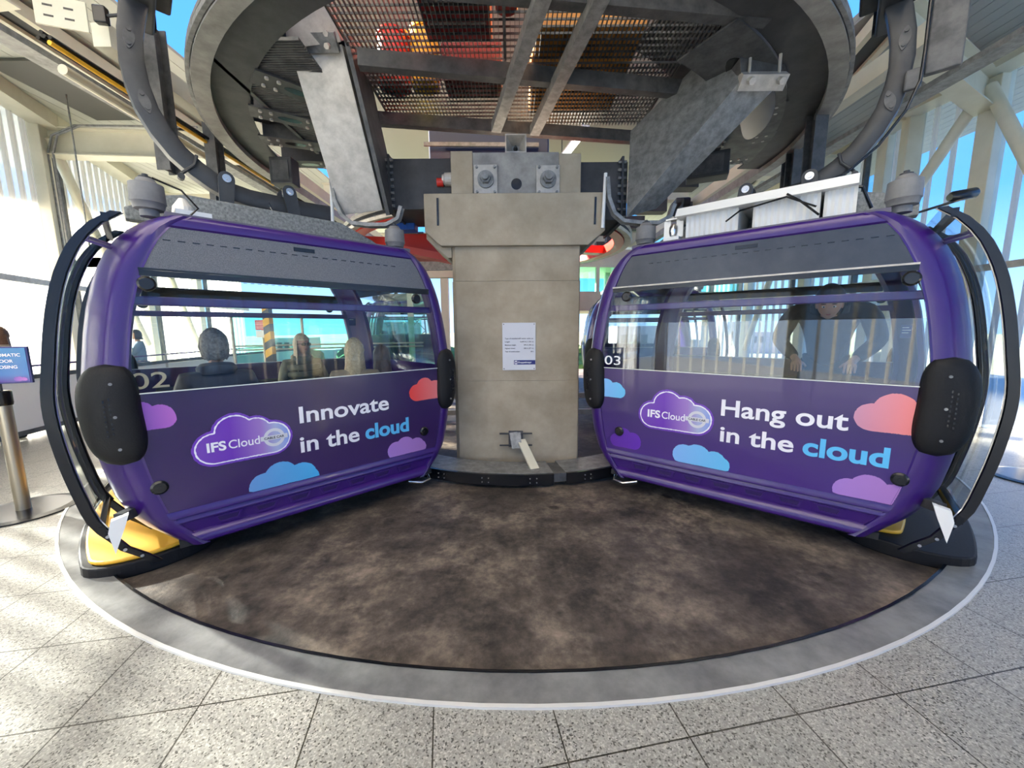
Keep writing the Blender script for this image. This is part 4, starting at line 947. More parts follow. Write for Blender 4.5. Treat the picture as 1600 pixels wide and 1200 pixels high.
mb = MB(); mb.box((-.05, -.03, -.07), (.05, .03, .07)); mb.build('lamp_head', M['gloss_black'], o, bevel=.01)
mb = MB(); mb.tube([(.05, 0, 0), (.14, 0, .02), (.16, 0, .12), (.16, .05, 1.3)], .013, 8); mb.build('lamp_stem', M['steel_d'], o)
# ---- red bullwheel behind the pillar
bw = empty('bullwheel', (-.45, 8.5, 3.36), 0, 'large red bullwheel with pale rim behind the pillar', 'wheel')
def torusrow(mb, r, prof, n=96):
    P = [Vector((r*math.cos(2*math.pi*k/n), r*math.sin(2*math.pi*k/n), 0)) for k in range(n)]
    mb.sweep(P, prof, lambda i: (P[i].normalized(), Z_), closed=True)
mb = MB(); torusrow(mb, 2.75, [(0,-.07),(.12,-.09),(.14,-.05),(.08,0),(.14,.05),(.12,.09),(0,.07)]); mb.build('rim', M['galv_l'], bw, smooth=True)
mb = MB(); torusrow(mb, 2.83, [(0,-.03),(.03,-.03),(.03,.03),(0,.03)]); mb.build('liner', M['black'], bw)
mb = MB(); torusrow(mb, 2.55, [(0,-.09),(.19,-.09),(.19,.09),(0,.09)]); mb.build('inner_rim', M['red'], bw)
for k in range(6):
    a = 2*math.pi*(k+.2)/6; mb = MB(); mb.bar((.3*math.cos(a), .3*math.sin(a), 0), (2.6*math.cos(a), 2.6*math.sin(a), 0), .28, .16); mb.build('spoke', M['red'], bw)
mb = MB(); mb.tube([(0,0,-.3),(0,0,.3)], .45, 28); mb.build('hub', M['red'], bw)
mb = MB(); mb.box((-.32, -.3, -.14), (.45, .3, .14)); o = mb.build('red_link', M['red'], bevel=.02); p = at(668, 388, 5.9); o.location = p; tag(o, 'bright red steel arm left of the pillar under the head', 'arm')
mb = MB(); mb.prism([(-.55,.12),(.4,-.06),(.55,-.06),(.55,-.14),(.3,-.14),(-.55,.04)], (0,0,0), X_, Z_, Y_, .25); o = mb.build('red_link', mat('sunlit red enamel', (.75, .10, .07), .4)); o.location = at(665, 392, 5.5); tag(o, 'lighter red sloping brace below the red arm', 'brace')  # lighter copy of the red, sunlight put into the enamel colour
bx = empty('motor', at(636, 354, 5.2), 0, 'small blue electric motor left of the pillar head', 'motor')
mb = MB(); mb.box((-.15, -.1, -.06), (.12, .1, .07)); mb.build('motor_body', M['blue'], bx, bevel=.01)
mb = MB()
for k in range(5): mb.box((-.14+k*.05, -.108, -.05), (-.125+k*.05, -.1, .06))
mb.build('fin', M['blue'], bx)
mb = MB(); mb.cyl((.06, 0, .07), (.06, 0, .45), .045, 14); mb.build('mount', M['galv'], bx)

# ------------------------------------------------------------------ building shell
WH = 5.4
left = [(-5.2,-.4), (-6.6,2.0), (-7.7,4.9), (-8.70,7.56), (-9.96,10.65), (-10.6,13.2), (-10.9,16.0)]
back = [(-5.2,-.4), (-3.6,-3.0), (-1.2,-4.3), (1.4,-4.3), (3.9,-3.2), (5.9,-1.0), (7.0,2.0), (7.45,4.6), (7.50,6.44)]
right = [(7.50,6.44), (7.38,7.55), (7.62,8.27), (7.8,10.4), (7.9,13.0), (7.9,16.0)]
def wallrun(pts, side, inner, gapfirst=True):
    for i, (p, q) in enumerate(zip(pts, pts[1:])):
        p = Vector((*p, 0)); q = Vector((*q, 0)); d = (q-p).normalized(); L = (q-p).length
        n = Vector((-d.y, d.x, 0)); n = n if n.dot(Vector((0, 5, 0))-p) > 0 else -n
        a0 = .14
        g = .42 if (L > 1.6 and gapfirst) else 0
        ps = p+d*a0
        if g:
            mb = MB(); mb.bar(ps+Z_*(WH/2), ps+d*g+Z_*(WH/2), .012, WH); o = mb.build('window_%d' % (len([x for x in bpy.data.objects if x.name.startswith('window_')])+1), M['glass']); tag(o, kind='structure')
            mb = MB(); mb.bar(ps+d*g, ps+d*g+Z_*WH, .06, .10, up=n); o = mb.build('window_mullion', M['galv_d']); tag(o, 'dark grey mullion beside a clear glass strip in the %s wall' % side, 'mullion', 'window mullions of the %s wall' % side)
            ps = ps+d*(g+.05)
        mb = MB(); L2 = (q-ps).dot(d)-.12
        mb.bar(ps+Z_*(WH/2), ps+d*L2+Z_*(WH/2), .02, WH)
        mb.cur = 1; k = 0; x = .02
        while x < L2-.05:
            mb.bar(ps+d*x+n*.035, ps+d*x+n*.035+Z_*WH, .055, .05, up=n); x += .245 if side == 'left' else .31
        o = mb.build('wall_%s' % side, [M['panel'] if side == 'left' else M['panel_clear'], M['rib']]); tag(o, kind='structure')
        mb = MB(); mb.bar(p+n*.05, p+n*.05+Z_*WH, .24, .24, up=n); o = mb.build('wall_post', M['cream'], bevel=.01); tag(o, 'cream steel post of the fluted %s wall' % side, 'post', 'cream posts of the %s wall' % side)
        mb = MB(); mb.bar(p+n*.22+Z_*(WH+.12), q+n*.22+Z_*(WH+.12), .35, .36); o = mb.build('wall_%s' % side, M['cream']); tag(o, kind='structure')
        mb = MB(); mb.bar(p+n*.14+Z_*2.5, q+n*.14+Z_*2.5, .07, .10); o = mb.build('wall_rail', M['galv_l']); tag(o, 'horizontal pale rail across the fluted %s wall' % side, 'rail', 'horizontal rails of the %s wall' % side)
wallrun(left, 'left', 1); wallrun(back, 'back', 1, False); wallrun(right, 'right', 1)
def wp(pts, k, t, z, inn=.2):
    p = Vector((*pts[k], 0)); q = Vector((*pts[k+1], 0)); c = p.lerp(q, t); d = (q-p).normalized(); n = Vector((-d.y, d.x, 0)); n = n if n.dot(Vector((0, 5, 0))-p) > 0 else -n
    return c+n*inn+Z_*z
def brace(a, b, lab):
    mb = MB(); mb.tube([Vector((0,0,0)), b-a], .085, 16); o = mb.build('diagonal_brace', M['cream'], smooth=True); o.location = a; tag(o, lab, 'brace', 'diagonal braces of the walls')
brace(wp(left, 3, .02, 5.2), wp(left, 3, .80, 1.3), 'cream tubular brace slanting down the left wall beside the open doors')
brace(wp(left, 4, .02, 4.9), wp(left, 4, .85, .8), 'cream tubular brace on the far left wall seen through the left cabin')
brace(wp(right, 0, .05, 5.2), wp(right, 0, .98, 3.6), 'short cream brace high on the right wall')
brace(wp(back, 7, .98, 5.2), wp(back, 7, .2, 2.2), 'cream brace on the right wall outside the right edge')
brace(wp(right, 3, .1, 5.0), wp(right, 3, .9, .9), 'cream brace on the far right wall behind the right cabin')
# ceiling
mb = MB(); x = -12.0
while x < -4.9:
    mb.box((x, 1.8, 5.58), (x+.19, 16.5, 5.61)); x += .2
mb.box((-12, 1.8, 5.615), (-4.9, 16.5, 5.7))
o = mb.build('ceiling', M['plankc']); tag(o, kind='structure')
mb = MB(); x = 4.6
while x < 9.4:
    mb.box((x, 1.8, 5.58), (x+.19, 16.5, 5.61)); x += .2
mb.box((4.6, 1.8, 5.615), (9.5, 16.5, 5.7))
o = mb.build('ceiling', mat('blue grey ceiling boards', (.33, .36, .36), .6)); tag(o, kind='structure')
mb = MB(); mb.box((-4.9, 1.8, 7.0), (4.6, 16.5, 7.1))
o = mb.build('ceiling', mat('grey roof deck', (.22, .22, .2), .7)); tag(o, kind='structure')
mb = MB(); mb.box((-12, -5.5, 7.1), (2.5, 1.8, 7.12)); o = mb.build('ceiling', M['fill_roof']); tag(o, kind='structure')  # unseen translucent roof behind the camera, added for warm fill light
mb = MB(); mb.box((2.5, -5.5, 7.1), (9.5, 1.8, 7.14)); o = mb.build('ceiling', mat('blue grey deck', (.30, .33, .34), .6)); tag(o, kind='structure')
# roof beams
for k, (a, b, lab) in enumerate((((-8.6, 7.75, 5.12), (-5.2, 8.05, 5.12), 'cream roof beam spanning inward from the left wall post'),
    ((-7.6, 4.6, 5.12), (-5.0, 4.3, 5.12), 'cream roof beam at the top left corner'),
    ((-9.7, 11.2, 5.12), (-5.2, 11.6, 5.12), 'cream roof beam further back on the left'),
    ((7.4, 6.5, 5.12), (4.7, 5.1, 5.12), 'cream roof beam spanning inward from the right wall post'),
    ((7.4, 9.2, 5.12), (4.7, 9.0, 5.12), 'cream roof beam further back on the right'),
    ((-4.8, 10.5, 5.1), (4.6, 10.5, 5.1), 'cream roof beam crossing far behind the rail loop'),
    ((-4.8, 13.5, 4.6), (4.6, 13.5, 4.6), 'cream roof beam crossing at the open end of the hall'))):
    beam('roof_beam', a, b, .26, .46, lab, M['cream'], 'beam', None, 'i')
for (a, b, side) in (((-5.98, 4.0, 5.45), (-6.45, 15, 5.45), 'left'), ((4.5, 4.3, 5.45), (6.4, 11.0, 5.45), 'right')):
    o = empty('slot_channel', a, 0, 'long black slot channel with cream flanges in the %s ceiling' % side, 'channel'); a = Vector(a); b = Vector(b); a -= (b-a).normalized()*1.6; o.location = a
    d = (b-a).normalized(); s_ = d.cross(Z_)
    mb = MB(); mb.bar(Vector((0,0,0)), b-a, .24, .06); mb.build('slot', mat('black slot', (.004, .004, .005), .6), o)
    for k in (-1, 1):
        mb = MB(); mb.bar(s_*k*.16, b-a+s_*k*.16, .08, .16); mb.build('flange', M['cream'], o)
# recessed dark hatch in the left ceiling
mb = MB(); mb.box((-.7, -.8, 0), (.7, .8, .03)); o = mb.build('roof_hatch', mat('dark hatch board', (.11, .11, .10), .7)); o.location = (-7.0, 7.0, 5.53); tag(o, 'grey hatch in the boarded ceiling above the left post', 'hatch')
# conduit running down the left post
pp = wp(left, 3, 0.0, 0, .22)
for k, dx in enumerate((-.05, .05)):
    o_ = MB(); o_.tube([(pp.x+dx+2.6, pp.y+.15, 5.40), (pp.x+dx+.6, pp.y-.02, 5.36), (pp.x+dx+.15, pp.y-.02, 5.2), (pp.x+dx, pp.y, 4.9), (pp.x+dx, pp.y, 2.9)], .018, 8)
    o = o_.build('wall_conduit', M['galv']); tag(o, ['thin grey conduit down the left wall post, outer one', 'thin grey conduit down the left wall post, inner one'][k], 'conduit', 'conduits on the left wall post')
# floodlight on the left post
fl = empty('spotlight', pp+Vector((.12, -.1, 2.95)), 0, 'small dark spotlight on the left wall post', 'light fitting')
mb = MB(); mb.tube([(0, 0, 0), (.10, -.06, -.02), (.2, -.1, -.04)], .05, 14, True, [.03, .055, .06]); mb.build('spot_head', M['steel_d'], fl); mb = MB(); mb.cyl((0, 0, 0), (-.1, .08, .1), .015, 8); mb.build('spot_bracket', M['galv'], fl)
ex = MB(); ex.box((-.16, -.02, -.08), (.16, .02, .08));  o = ex.build('exit_sign', mat('exit sign green', (.02, .35, .12), .4)); o.location = at(144, 410, 7.0); ex.box((-.008, -.008, .08), (.008, .008, 5.57-o.location.z)); ex.build('sign_rod', M['galv'], o); tag(o, 'small green exit sign left of the left cabin frame', 'sign')
# cctv on the right
cc = empty('security_camera', at(1505, 305, 3.9), 0, 'black security camera above the right cabin doors', 'camera')
mb = MB(); mb.tube([(-.13, 0, -.02), (-.1, 0, -.015), (.1, 0, .02), (.12, 0, .02)], .05, 16, True, [.03, .05, .05, .035]); mb.build('camera_body', M['gloss_black'], cc, smooth=True)
mb = MB(); mb.tube([(.1, 0, .02), (.25, .1, .04), (.6, 2.2, .1), (2.9, 2.55, .2)], .014, 8); mb.build('camera_arm', M['galv_d'], cc)
# tube light between the roof beams
tl_ = empty('tube_light', at(893, 232, 8.5), R(12), 'lit white tube light behind the pillar top right', 'light fitting')
em = bpy.data.materials.new('lit tube'); em.use_nodes = True; em.node_tree.nodes['Principled BSDF'].inputs['Emission Color'].default_value = (1, .97, .88, 1); em.node_tree.nodes['Principled BSDF'].inputs['Emission Strength'].default_value = 5
mb = MB(); mb.cyl((0, -.7, 0), (0, .7, 0), .05, 12); mb.build('tube', em, tl_); mb = MB(); mb.box((-.07, -.75, .05), (.07, .75, .09)); mb.build('fitting', M['white'], tl_)
for y in (-.6, .6): mb = MB(); mb.cyl((0, y, .09), (0, y, 7.0-tl_.location.z), .01, 6); mb.build('suspension_rod', M['steel_d'], tl_)

# ------------------------------------------------------------------ barrier, stanchion, background
bp = [Vector((-5.0,.8,0)), Vector((-6.3,3.2,0)), Vector((-7.40,5.40,0)), Vector((-7.75,7.0,0)), Vector((-8.1,9.0,0)), Vector((-8.3,11.5,0)), Vector((-8.3,15.0,0))]
for i, (p, q) in enumerate(zip(bp, bp[1:])):
    o = empty('barrier', p, 0, 'white barrier section with dark rails, %s' % ['nearest the camera', 'behind the sign post', 'left of the open cabin doors', 'seen through the left cabin window', 'further back by the wall', 'at the far end'][i], 'barrier', 'barrier sections along the left wall')
    v = q-p
    mb = MB(); mb.bar(Z_*.50, v+Z_*.50, .02, .78); mb.build('infill', M['white'], o)
    for z in (.10, .93): mb = MB(); mb.bar(Z_*z, v+Z_*z, .06, .07); mb.build('barrier_rail', M['galv_d'], o)
    mb = MB(); mb.bar(Z_*1.10, v+Z_*1.10, .02, .03); mb.build('top_strip', M['purple'], o)
    mb = MB(); mb.bar((0,0,0), (0,0,1.12), .05, .05, up=X_); mb.build('barrier_post', M['galv_l'], o)
st = empty('sign_stanchion', (*atz(38, 798, 0).xy, 0), 0, 'steel stanchion on a flat black base holding a blue sign', 'stanchion')
mb = MB(); mb.tube([(0,0,.02),(0,0,1.0)], .048, 20); mb.build('pole', mat('brushed brassy steel', (.42, .38, .30), .35, .8), st, smooth=True)
mb = MB(); mb.tube([(0,0,.98),(0,0,1.0),(0,0,1.10),(0,0,1.11)], .06, 20, True, [.055,.06,.06,.05]); mb.box((-.075,-.02,1.02),(-.05,.02,1.07)); mb.build('collar', M['gloss_black'], st, smooth=True)
mb = MB(); mb.tube([(0,0,0),(0,0,.012),(0,0,.02)], .36, 40, True, [.36,.36,.30]); mb.build('base_plate', M['gloss_black'], st)
mb = MB(); mb.cyl((0,0,1.1),(0,0,1.2),.012,8); mb.build('sign_stem', M['steel_d'], st)
SW, SH = .215, .32; sz = 1.17; SXo = 0.0
mb = MB(); mb.box((SXo-SW, -.012, sz), (SXo+SW, .012, sz+SH)); sb_ = mb.build('sign_frame', M['navy'], st)
mb = MB(); mb.box((SXo-SW+.012, -.015, sz+.012), (SXo+SW-.012, -.012, sz+SH-.012)); mb.build('sign_face', gradmat('blue sign face', [(0, (.06, .02, .25)), (.22, (.02, .13, .42)), (1, (.01, .17, .42))], 'Z', .3), sb_)
mb = MB()
for k, s in enumerate(('AUTOMATIC', 'DOOR', 'CLOSING')):
    z = sz+SH-.085-k*.052
    text_into(mb, s, .038, lambda x, y, d: (SXo+.06+x, -.0165-d, z+y), .0006, .0005, None, 'CENTER')
mb.build('sign_lettering', M['text_w'], sb_)
mb = MB(); mb.prism(cloud_outline(std_cloud(SXo+.10, sz+.02, .09, .04)), (0, -.0165, 0), X_, Z_, Y_, .001); mb.build('sign_cloud', G['pinkL'], sb_)
st.rotation_euler = (0, 0, R(22))
# flat plate near the right edge
mb = MB(); mb.tube([(0,0,0),(0,0,.012),(0,0,.02)], .36, 40, True, [.36,.36,.30]); p = atz(1620, 748, 0); o = mb.build('stanchion_base', M['gloss_black']); o.location = p; tag(o, 'flat black round base on tiles at the right edge', 'stand base')
# balustrade seen through the left cabin
bl = [Vector((-6.9,9.6,0)), Vector((-5.6,10.4,0)), Vector((-4.2,11.0,0)), Vector((-2.6,11.4,0))]
for i, (p, q) in enumerate(zip(bl, bl[1:])):
    o = empty('glass_balustrade', p, 0, 'teal glass balustrade panel with handrail seen through the left cabin, %s' % ['left panel', 'middle panel', 'right panel'][i], 'balustrade', 'teal balustrade panels')
    v = q-p; mb = MB(); mb.bar(Z_*1.05+v*.02, v*.98+Z_*1.05, .012, 1.9); mb.build('glass_sheet', M['teal_glass'], o)
    for z in (.6, 1.15, 1.25): mb = MB(); mb.cyl(Z_*z, v+Z_*z, .022, 8); mb.build('handrail', M['galv_l'], o)
    mb = MB(); mb.cyl((0,0,0), (0,0,2.0), .035, 10); mb.build('baluster', M['galv_l'], o)
nb = empty('notice_board', at(408, 508, 7.2), 0, 'red notice board with white lines seen through left cabin window', 'notice')
mb = MB(); mb.box((-.11, 0, -.09), (.11, .015, .09)); mb.build('board', M['red'], nb)
mb = MB()
for k in range(4): mb.box((-.09, -.004, .05-k*.035), (.05+.03*(k % 2), 0, .06-k*.035))
mb.build('notice_print', M['white'], nb); mb = MB(); mb.box((-.11, .0, -.23), (.11, .015, -.10)); mb.build('lower_board', M['white'], nb)
hz = MB(); z = 0; k = 0
hp_ = at(428, 600, 7.2)
while z < 2.1:
    hz.cur = k % 2; z2 = min(z+.14, 2.1); hz.add([(-.06,-.06,z),(.06,-.06,z+.07),(.06,-.06,z2+.07),(-.06,-.06,z2)], [(0,1,2,3)]); hz.add([(-.06,.06,z),(.06,.06,z+.07),(.06,.06,z2+.07),(-.06,.06,z2)], [(0,1,2,3)]); hz.add([(.06,-.06,z+.07),(.06,.06,z+.07),(.06,.06,z2+.07),(.06,-.06,z2+.07)], [(0,1,2,3)]); hz.add([(-.06,-.06,z),(-.06,.06,z),(-.06,.06,z2),(-.06,-.06,z2)], [(0,1,2,3)]); z = z2; k += 1
o = hz.build('hazard_post', [M['yellow'], M['gloss_black']]); o.location = (hp_.x, hp_.y, 0); tag(o, 'yellow and black striped hazard post seen through left cabin', 'post')
nb.location.z = max(nb.location.z, 1.5); mb = MB(); mb.cyl((0,.03,-nb.location.z), (0,.03,.09), .02, 8); mb.build('notice_pole', M['galv_l'], nb)
# gantry posts behind the pillar
for k, (x, y, lab) in enumerate(((-1.45, 8.6, 'cream gantry post just left of the pillar'), (-3.3, 12.8, 'cream gantry post seen through the left cabin'), (3.1, 12.8, 'cream gantry post behind the right cabin'))):
    mb = MB(); mb.bar((0,0,0), (0,0,2.75 if k == 0 else 5), .16, .16, up=X_); o = mb.build('gantry_post', M['cream']); o.location = (x, y, -.035); tag(o, lab, 'post')
beam('gantry_beam', (-3.2, 8.6, 2.80), (-1.2, 8.6, 2.80), .2, .14, 'cream gantry crossbar left of the pillar', M['cream'])
beam('gantry_beam', (-3.2, 8.9, 3.05), (-1.0, 8.7, 3.05), .3, .3, 'grey gantry crossbeam above the cream crossbar', M['galv'])
for s, nm in ((-1, 'left'), (1, 'right')):
    o = empty('guard_frame', (s*1.9+.1, 6.9, -.035), 0, 'low steel guard frame on the pit floor %s of the pillar' % nm, 'frame')
    for z in (.15, .45): mb = MB(); mb.bar((-1.1,0,z), (1.1,0,z), .07, .09); mb.build('frame_rail', M['galv_l'], o)
    for x in (-1.0, 0, 1.0): mb = MB(); mb.bar((x,0,0), (x,0,.5), .07, .07, up=X_); mb.build('frame_leg', M['galv_l'], o)
# raised control room at the back right
cr = empty('control_room', (1.6, 11.5, 2.15), R(6), 'cream control room with window band behind the right cabin', 'room')
mb = MB(); mb.box((0,0,0), (5.5,2.5,.55)); mb.build('room_wall', M['cream'], cr); mb = MB(); mb.box((0,0,1.25), (5.5,2.5,1.75)); mb.build('room_fascia', M['cream'], cr)
for k in range(7): mb = MB(); mb.box((k*.9,0,.55), (k*.9+.1,.12,1.25)); mb.build('room_mullion', M['cream'], cr)
mb = MB(); mb.box((0,.03,.55), (5.5,.045,1.25)); mb.build('room_glass', M['teal_glass'], cr)
mb = MB(); mb.box((.3,1.0,-2.15), (.5,1.2,0)); mb.build('room_leg', M['cream'], cr); mb = MB(); mb.box((5,1.0,-2.15), (5.2,1.2,0)); mb.build('room_leg', M['cream'], cr)
# outside
mb = MB(); mb.box((-600, 17, -9), (600, 1500, -8)); o = mb.build('ground', mat('distant fields', (.16, .20, .09), .9, c2=(.36, .33, .24), ns=.02, det=8)); tag(o, kind='structure')
random.seed(3)
for k in range(9):
    x = -80+k*21+random.uniform(-2, 2); y = random.uniform(90, 160); h = random.uniform(5, 12)
    mb = MB(); mb.box((0,0,0), (random.uniform(8, 16), 10, h)); o = mb.build('distant_building', mat('pale cladding %d' % k, (.35+.05*(k % 3), .36, .38), .7)); o.location = (x, y, -8)
    mb2 = MB()
    for a in range(3): mb2.box((1+a*2.4, -.1, h*.5), (2.6+a*2.4, 0, h*.8))
    mb2.build('window_strip', M['steel_d'], o); tag(o, 'low pale building on the horizon beyond the open hall end', 'building', 'low buildings on the horizon')
py_ = empty('pylon', (-19, 80, -8), 0, 'lattice pylon on the horizon left of the pillar', 'pylon')
for sx_2, sy_2 in ((-1,-1),(1,-1),(1,1),(-1,1)):
    mb = MB(); mb.bar((sx_2*2.5, sy_2*2.5, 0), (sx_2*.3, sy_2*.3, 26), .25, .25, up=X_); mb.build('pylon_leg', M['galv'], py_)
mb = MB()
for k in range(8):
    z = k*3.2; w1 = 2.5-2.2*z/26; w2 = 2.5-2.2*(z+3.2)/26; mb.bar((-w1,-w1,z), (w2,-w2,z+3.2), .14, .14); mb.bar((w1,-w1,z), (-w2,-w2,z+3.2), .14, .14)
mb.build('pylon_lattice', M['galv'], py_)
for k in range(3): mb = MB(); mb.bar((-3.5+k*.5,0,17+k*3.5), (3.5-k*.5,0,17+k*3.5), .25, .25); mb.build('crossarm', M['galv'], py_)
bh = empty('hoarding', (-7.5, 17.5, -1.0), 0, 'bright blue printed hoarding beyond the deck edge', 'hoarding')
mb = MB(); mb.box((0,0,0), (6.6,.1,1.15)); mb.build('hoarding_board', M['blue'], bh)
mb = MB()
for k in range(16): a = .2+k*.4; mb.box((a, -.01, .55+.1*(k % 3)), (a+.16, 0, .8+.1*(k % 3)))
mb.build('hoarding_marks', M['white'], bh)
for k in range(7):
    mb = MB(); random.seed(k); P = []
    bm = bmesh.new(); bmesh.ops.create_icosphere(bm, subdivisions=3, radius=3.0)
    for v in bm.verts: v.co *= 1+random.uniform(-.18, .18); v.co.z *= .75
    me = bpy.data.meshes.new('crown'); bm.to_mesh(me); bm.free(); me.materials.append(M.setdefault('leaf', mat('foliage', (.04, .08, .02), .9, c2=(.10, .17, .05), ns=1.5)))
    o = empty('tree', (-32+k*8.5+random.uniform(-2, 2), 55+random.uniform(-5, 12), -8), 0, 'round green tree on the low ground beyond the deck', 'tree', 'trees beyond the deck')
    c_ = bpy.data.objects.new('crown', me); col.objects.link(c_); c_.parent = o; c_.location = (0, 0, 5)
    mb.cyl((0,0,0), (0,0,3.5), .3, 8); mb.build('trunk', M['orange'] if False else mat('bark %d' % k, (.09,.06,.04), .9), o)

# ------------------------------------------------------------------ people
def skin_mesh(chains, extra=None, sub=1):
    """one continuous surface grown round a skeleton; chains: lists of (key, co, radius); shared keys join"""
    bm = bmesh.new(); lay = bm.verts.layers.skin.verify(); V = {}
    for ci, ch in enumerate(chains):
        prev = None
        for key, co, r_ in ch:
            if key not in V:
                v = bm.verts.new(co); v[lay].radius = (r_, r_) if not isinstance(r_, tuple) else r_; V[key] = v
                if len(V) == 1: v[lay].use_root = True
            if prev is not None and bm.edges.get((prev, V[key])) is None: bm.edges.new((prev, V[key]))
            prev = V[key]
    me = bpy.data.meshes.new('sk'); bm.to_mesh(me); bm.free()
    o = bpy.data.objects.new('sk', me); col.objects.link(o)
    md = o.modifiers.new('skin', 'SKIN'); md.use_smooth_shade = True
    md = o.modifiers.new('sub', 'SUBSURF'); md.levels = sub; md.render_levels = sub
    bpy.context.view_layer.update(); dg = bpy.context.evaluated_depsgraph_get()
    out_ = bpy.data.meshes.new_from_object(o.evaluated_get(dg)); bpy.data.objects.remove(o)
    for p in out_.polygons: p.use_smooth = True
    return out_
def head_geo(c, tilt=0.0, turn=0.0, s=1.0):
    """head with brow, nose, lips, chin, ears; faces -Y; returns (verts, faces, matindex)"""
    vs = []; fs = []; n, m = 28, 22
    Rm = Matrix.Rotation(turn, 3, 'Z') @ Matrix.Rotation(tilt, 3, 'X')
    for i in range(m+1):
        ph = math.pi*i/m; 
        for k in range(n):
            th = 2*math.pi*k/n; x = math.sin(ph)*math.sin(th); y = -math.sin(ph)*math.cos(th); z = math.cos(ph)
            X0, Y0, Z0 = .074*x, .094*y, .115*z
            if z < 0: X0 *= 1-.30*(-z)**1.5; Y0 *= 1-.12*(-z)
            fr = max(0, -y)
            g = lambda a, b, w1, w2: math.exp(-((x-a)/w1)**2-((z-b)/w2)**2)
            Y0 -= fr*(.024*g(0, -.16, .14, .16)+.010*g(0, .02, .12, .2)+.008*g(0, -.47, .28, .07)+.010*g(0, -.80, .35, .14)+.006*g(0, .20, .6, .08))
            Y0 += fr*(.012*g(.36, .05, .2, .1)+.012*g(-.36, .05, .2, .1)+.004*g(0, -.38, .3, .04))
            vs.append(Vector(c)+Rm@(Vector((X0, Y0, Z0))*s))
    for i in range(m):
        for k in range(n): fs.append((i*n+k, (i+1)*n+k, (i+1)*n+(k+1) % n, i*n+(k+1) % n))
    mi = []
    for f in fs:
        i = f[0]//n; k = f[0] % n; z = math.cos(math.pi*(i+.5)/m); th = 2*math.pi*(k+.5)/n; x = math.sin(th)*math.sin(math.pi*(i+.5)/m); y = -math.cos(th)
        mi.append(1 if (y < 0 and -.52 < z < -.42 and abs(x) < .28) else 0)
    def ell(cx, cy, cz, a, b, c_, mm, nn=10):
        b0 = len(vs)
        for i in range(nn+1):
            for k in range(nn):
                ph = math.pi*i/nn; th = 2*math.pi*k/nn; vs.append(Vector(c)+Rm@(Vector((cx+a*math.sin(ph)*math.cos(th), cy+b*math.sin(ph)*math.sin(th), cz+c_*math.cos(ph)))*s))
        for i in range(nn):
            for k in range(nn): fs.append((b0+i*nn+k, b0+(i+1)*nn+k, b0+(i+1)*nn+(k+1) % nn, b0+i*nn+(k+1) % nn)); mi.append(mm)
    for sg_ in (-1, 1):
        ell(sg_*.074, .005, -.008, .010, .018, .030, 0); ell(sg_*.029, -.079, .006, .013, .009, .008, 2); ell(sg_*.029, -.0865, .006, .0055, .003, .0055, 3); ell(sg_*.03, -.087, .028, .018, .005, .0035, 3)
    return vs, fs, mi, Rm
def hand_chains(key, wrist, d, up, side):
    """palm and five separate bent fingers rooted at the wrist; d forward, up back of hand, side towards the thumb"""
    w0 = Vector(wrist); d = Vector(d).normalized(); up = Vector(up).normalized(); side = Vector(side).normalized(); ch = []
    pm = w0+d*.045; ch.append([(key, w0, .023), (key+'p', pm, (.030, .016))])
    for j, (o_, L) in enumerate(((.028, .070), (.010, .078), (-.009, .073), (-.027, .058))):
        b = w0+d*.085+side*o_; m_ = b+d*L*.5-up*.012; t = m_+d*L*.35-up*.028
        ch.append([(key+'p', pm, .02), (key+'f%d' % j, b, .0095), (key+'g%d' % j, m_, .0085), (key+'h%d' % j, t, .0070)])
    ch.append([(key+'p', pm, .02), (key+'t0', w0+d*.05+side*.042-up*.01, .010), (key+'t1', w0+d*.085+side*.058-up*.022, .0085)])
    return ch
skinm = mat('light skin', (.55, .30, .21), .5); lipm = mat('lips', (.45, .14, .12), .5); eyew = mat('eye white', (.75, .72, .70), .3); eyed = mat('dark eye', (.03, .02, .015), .3)
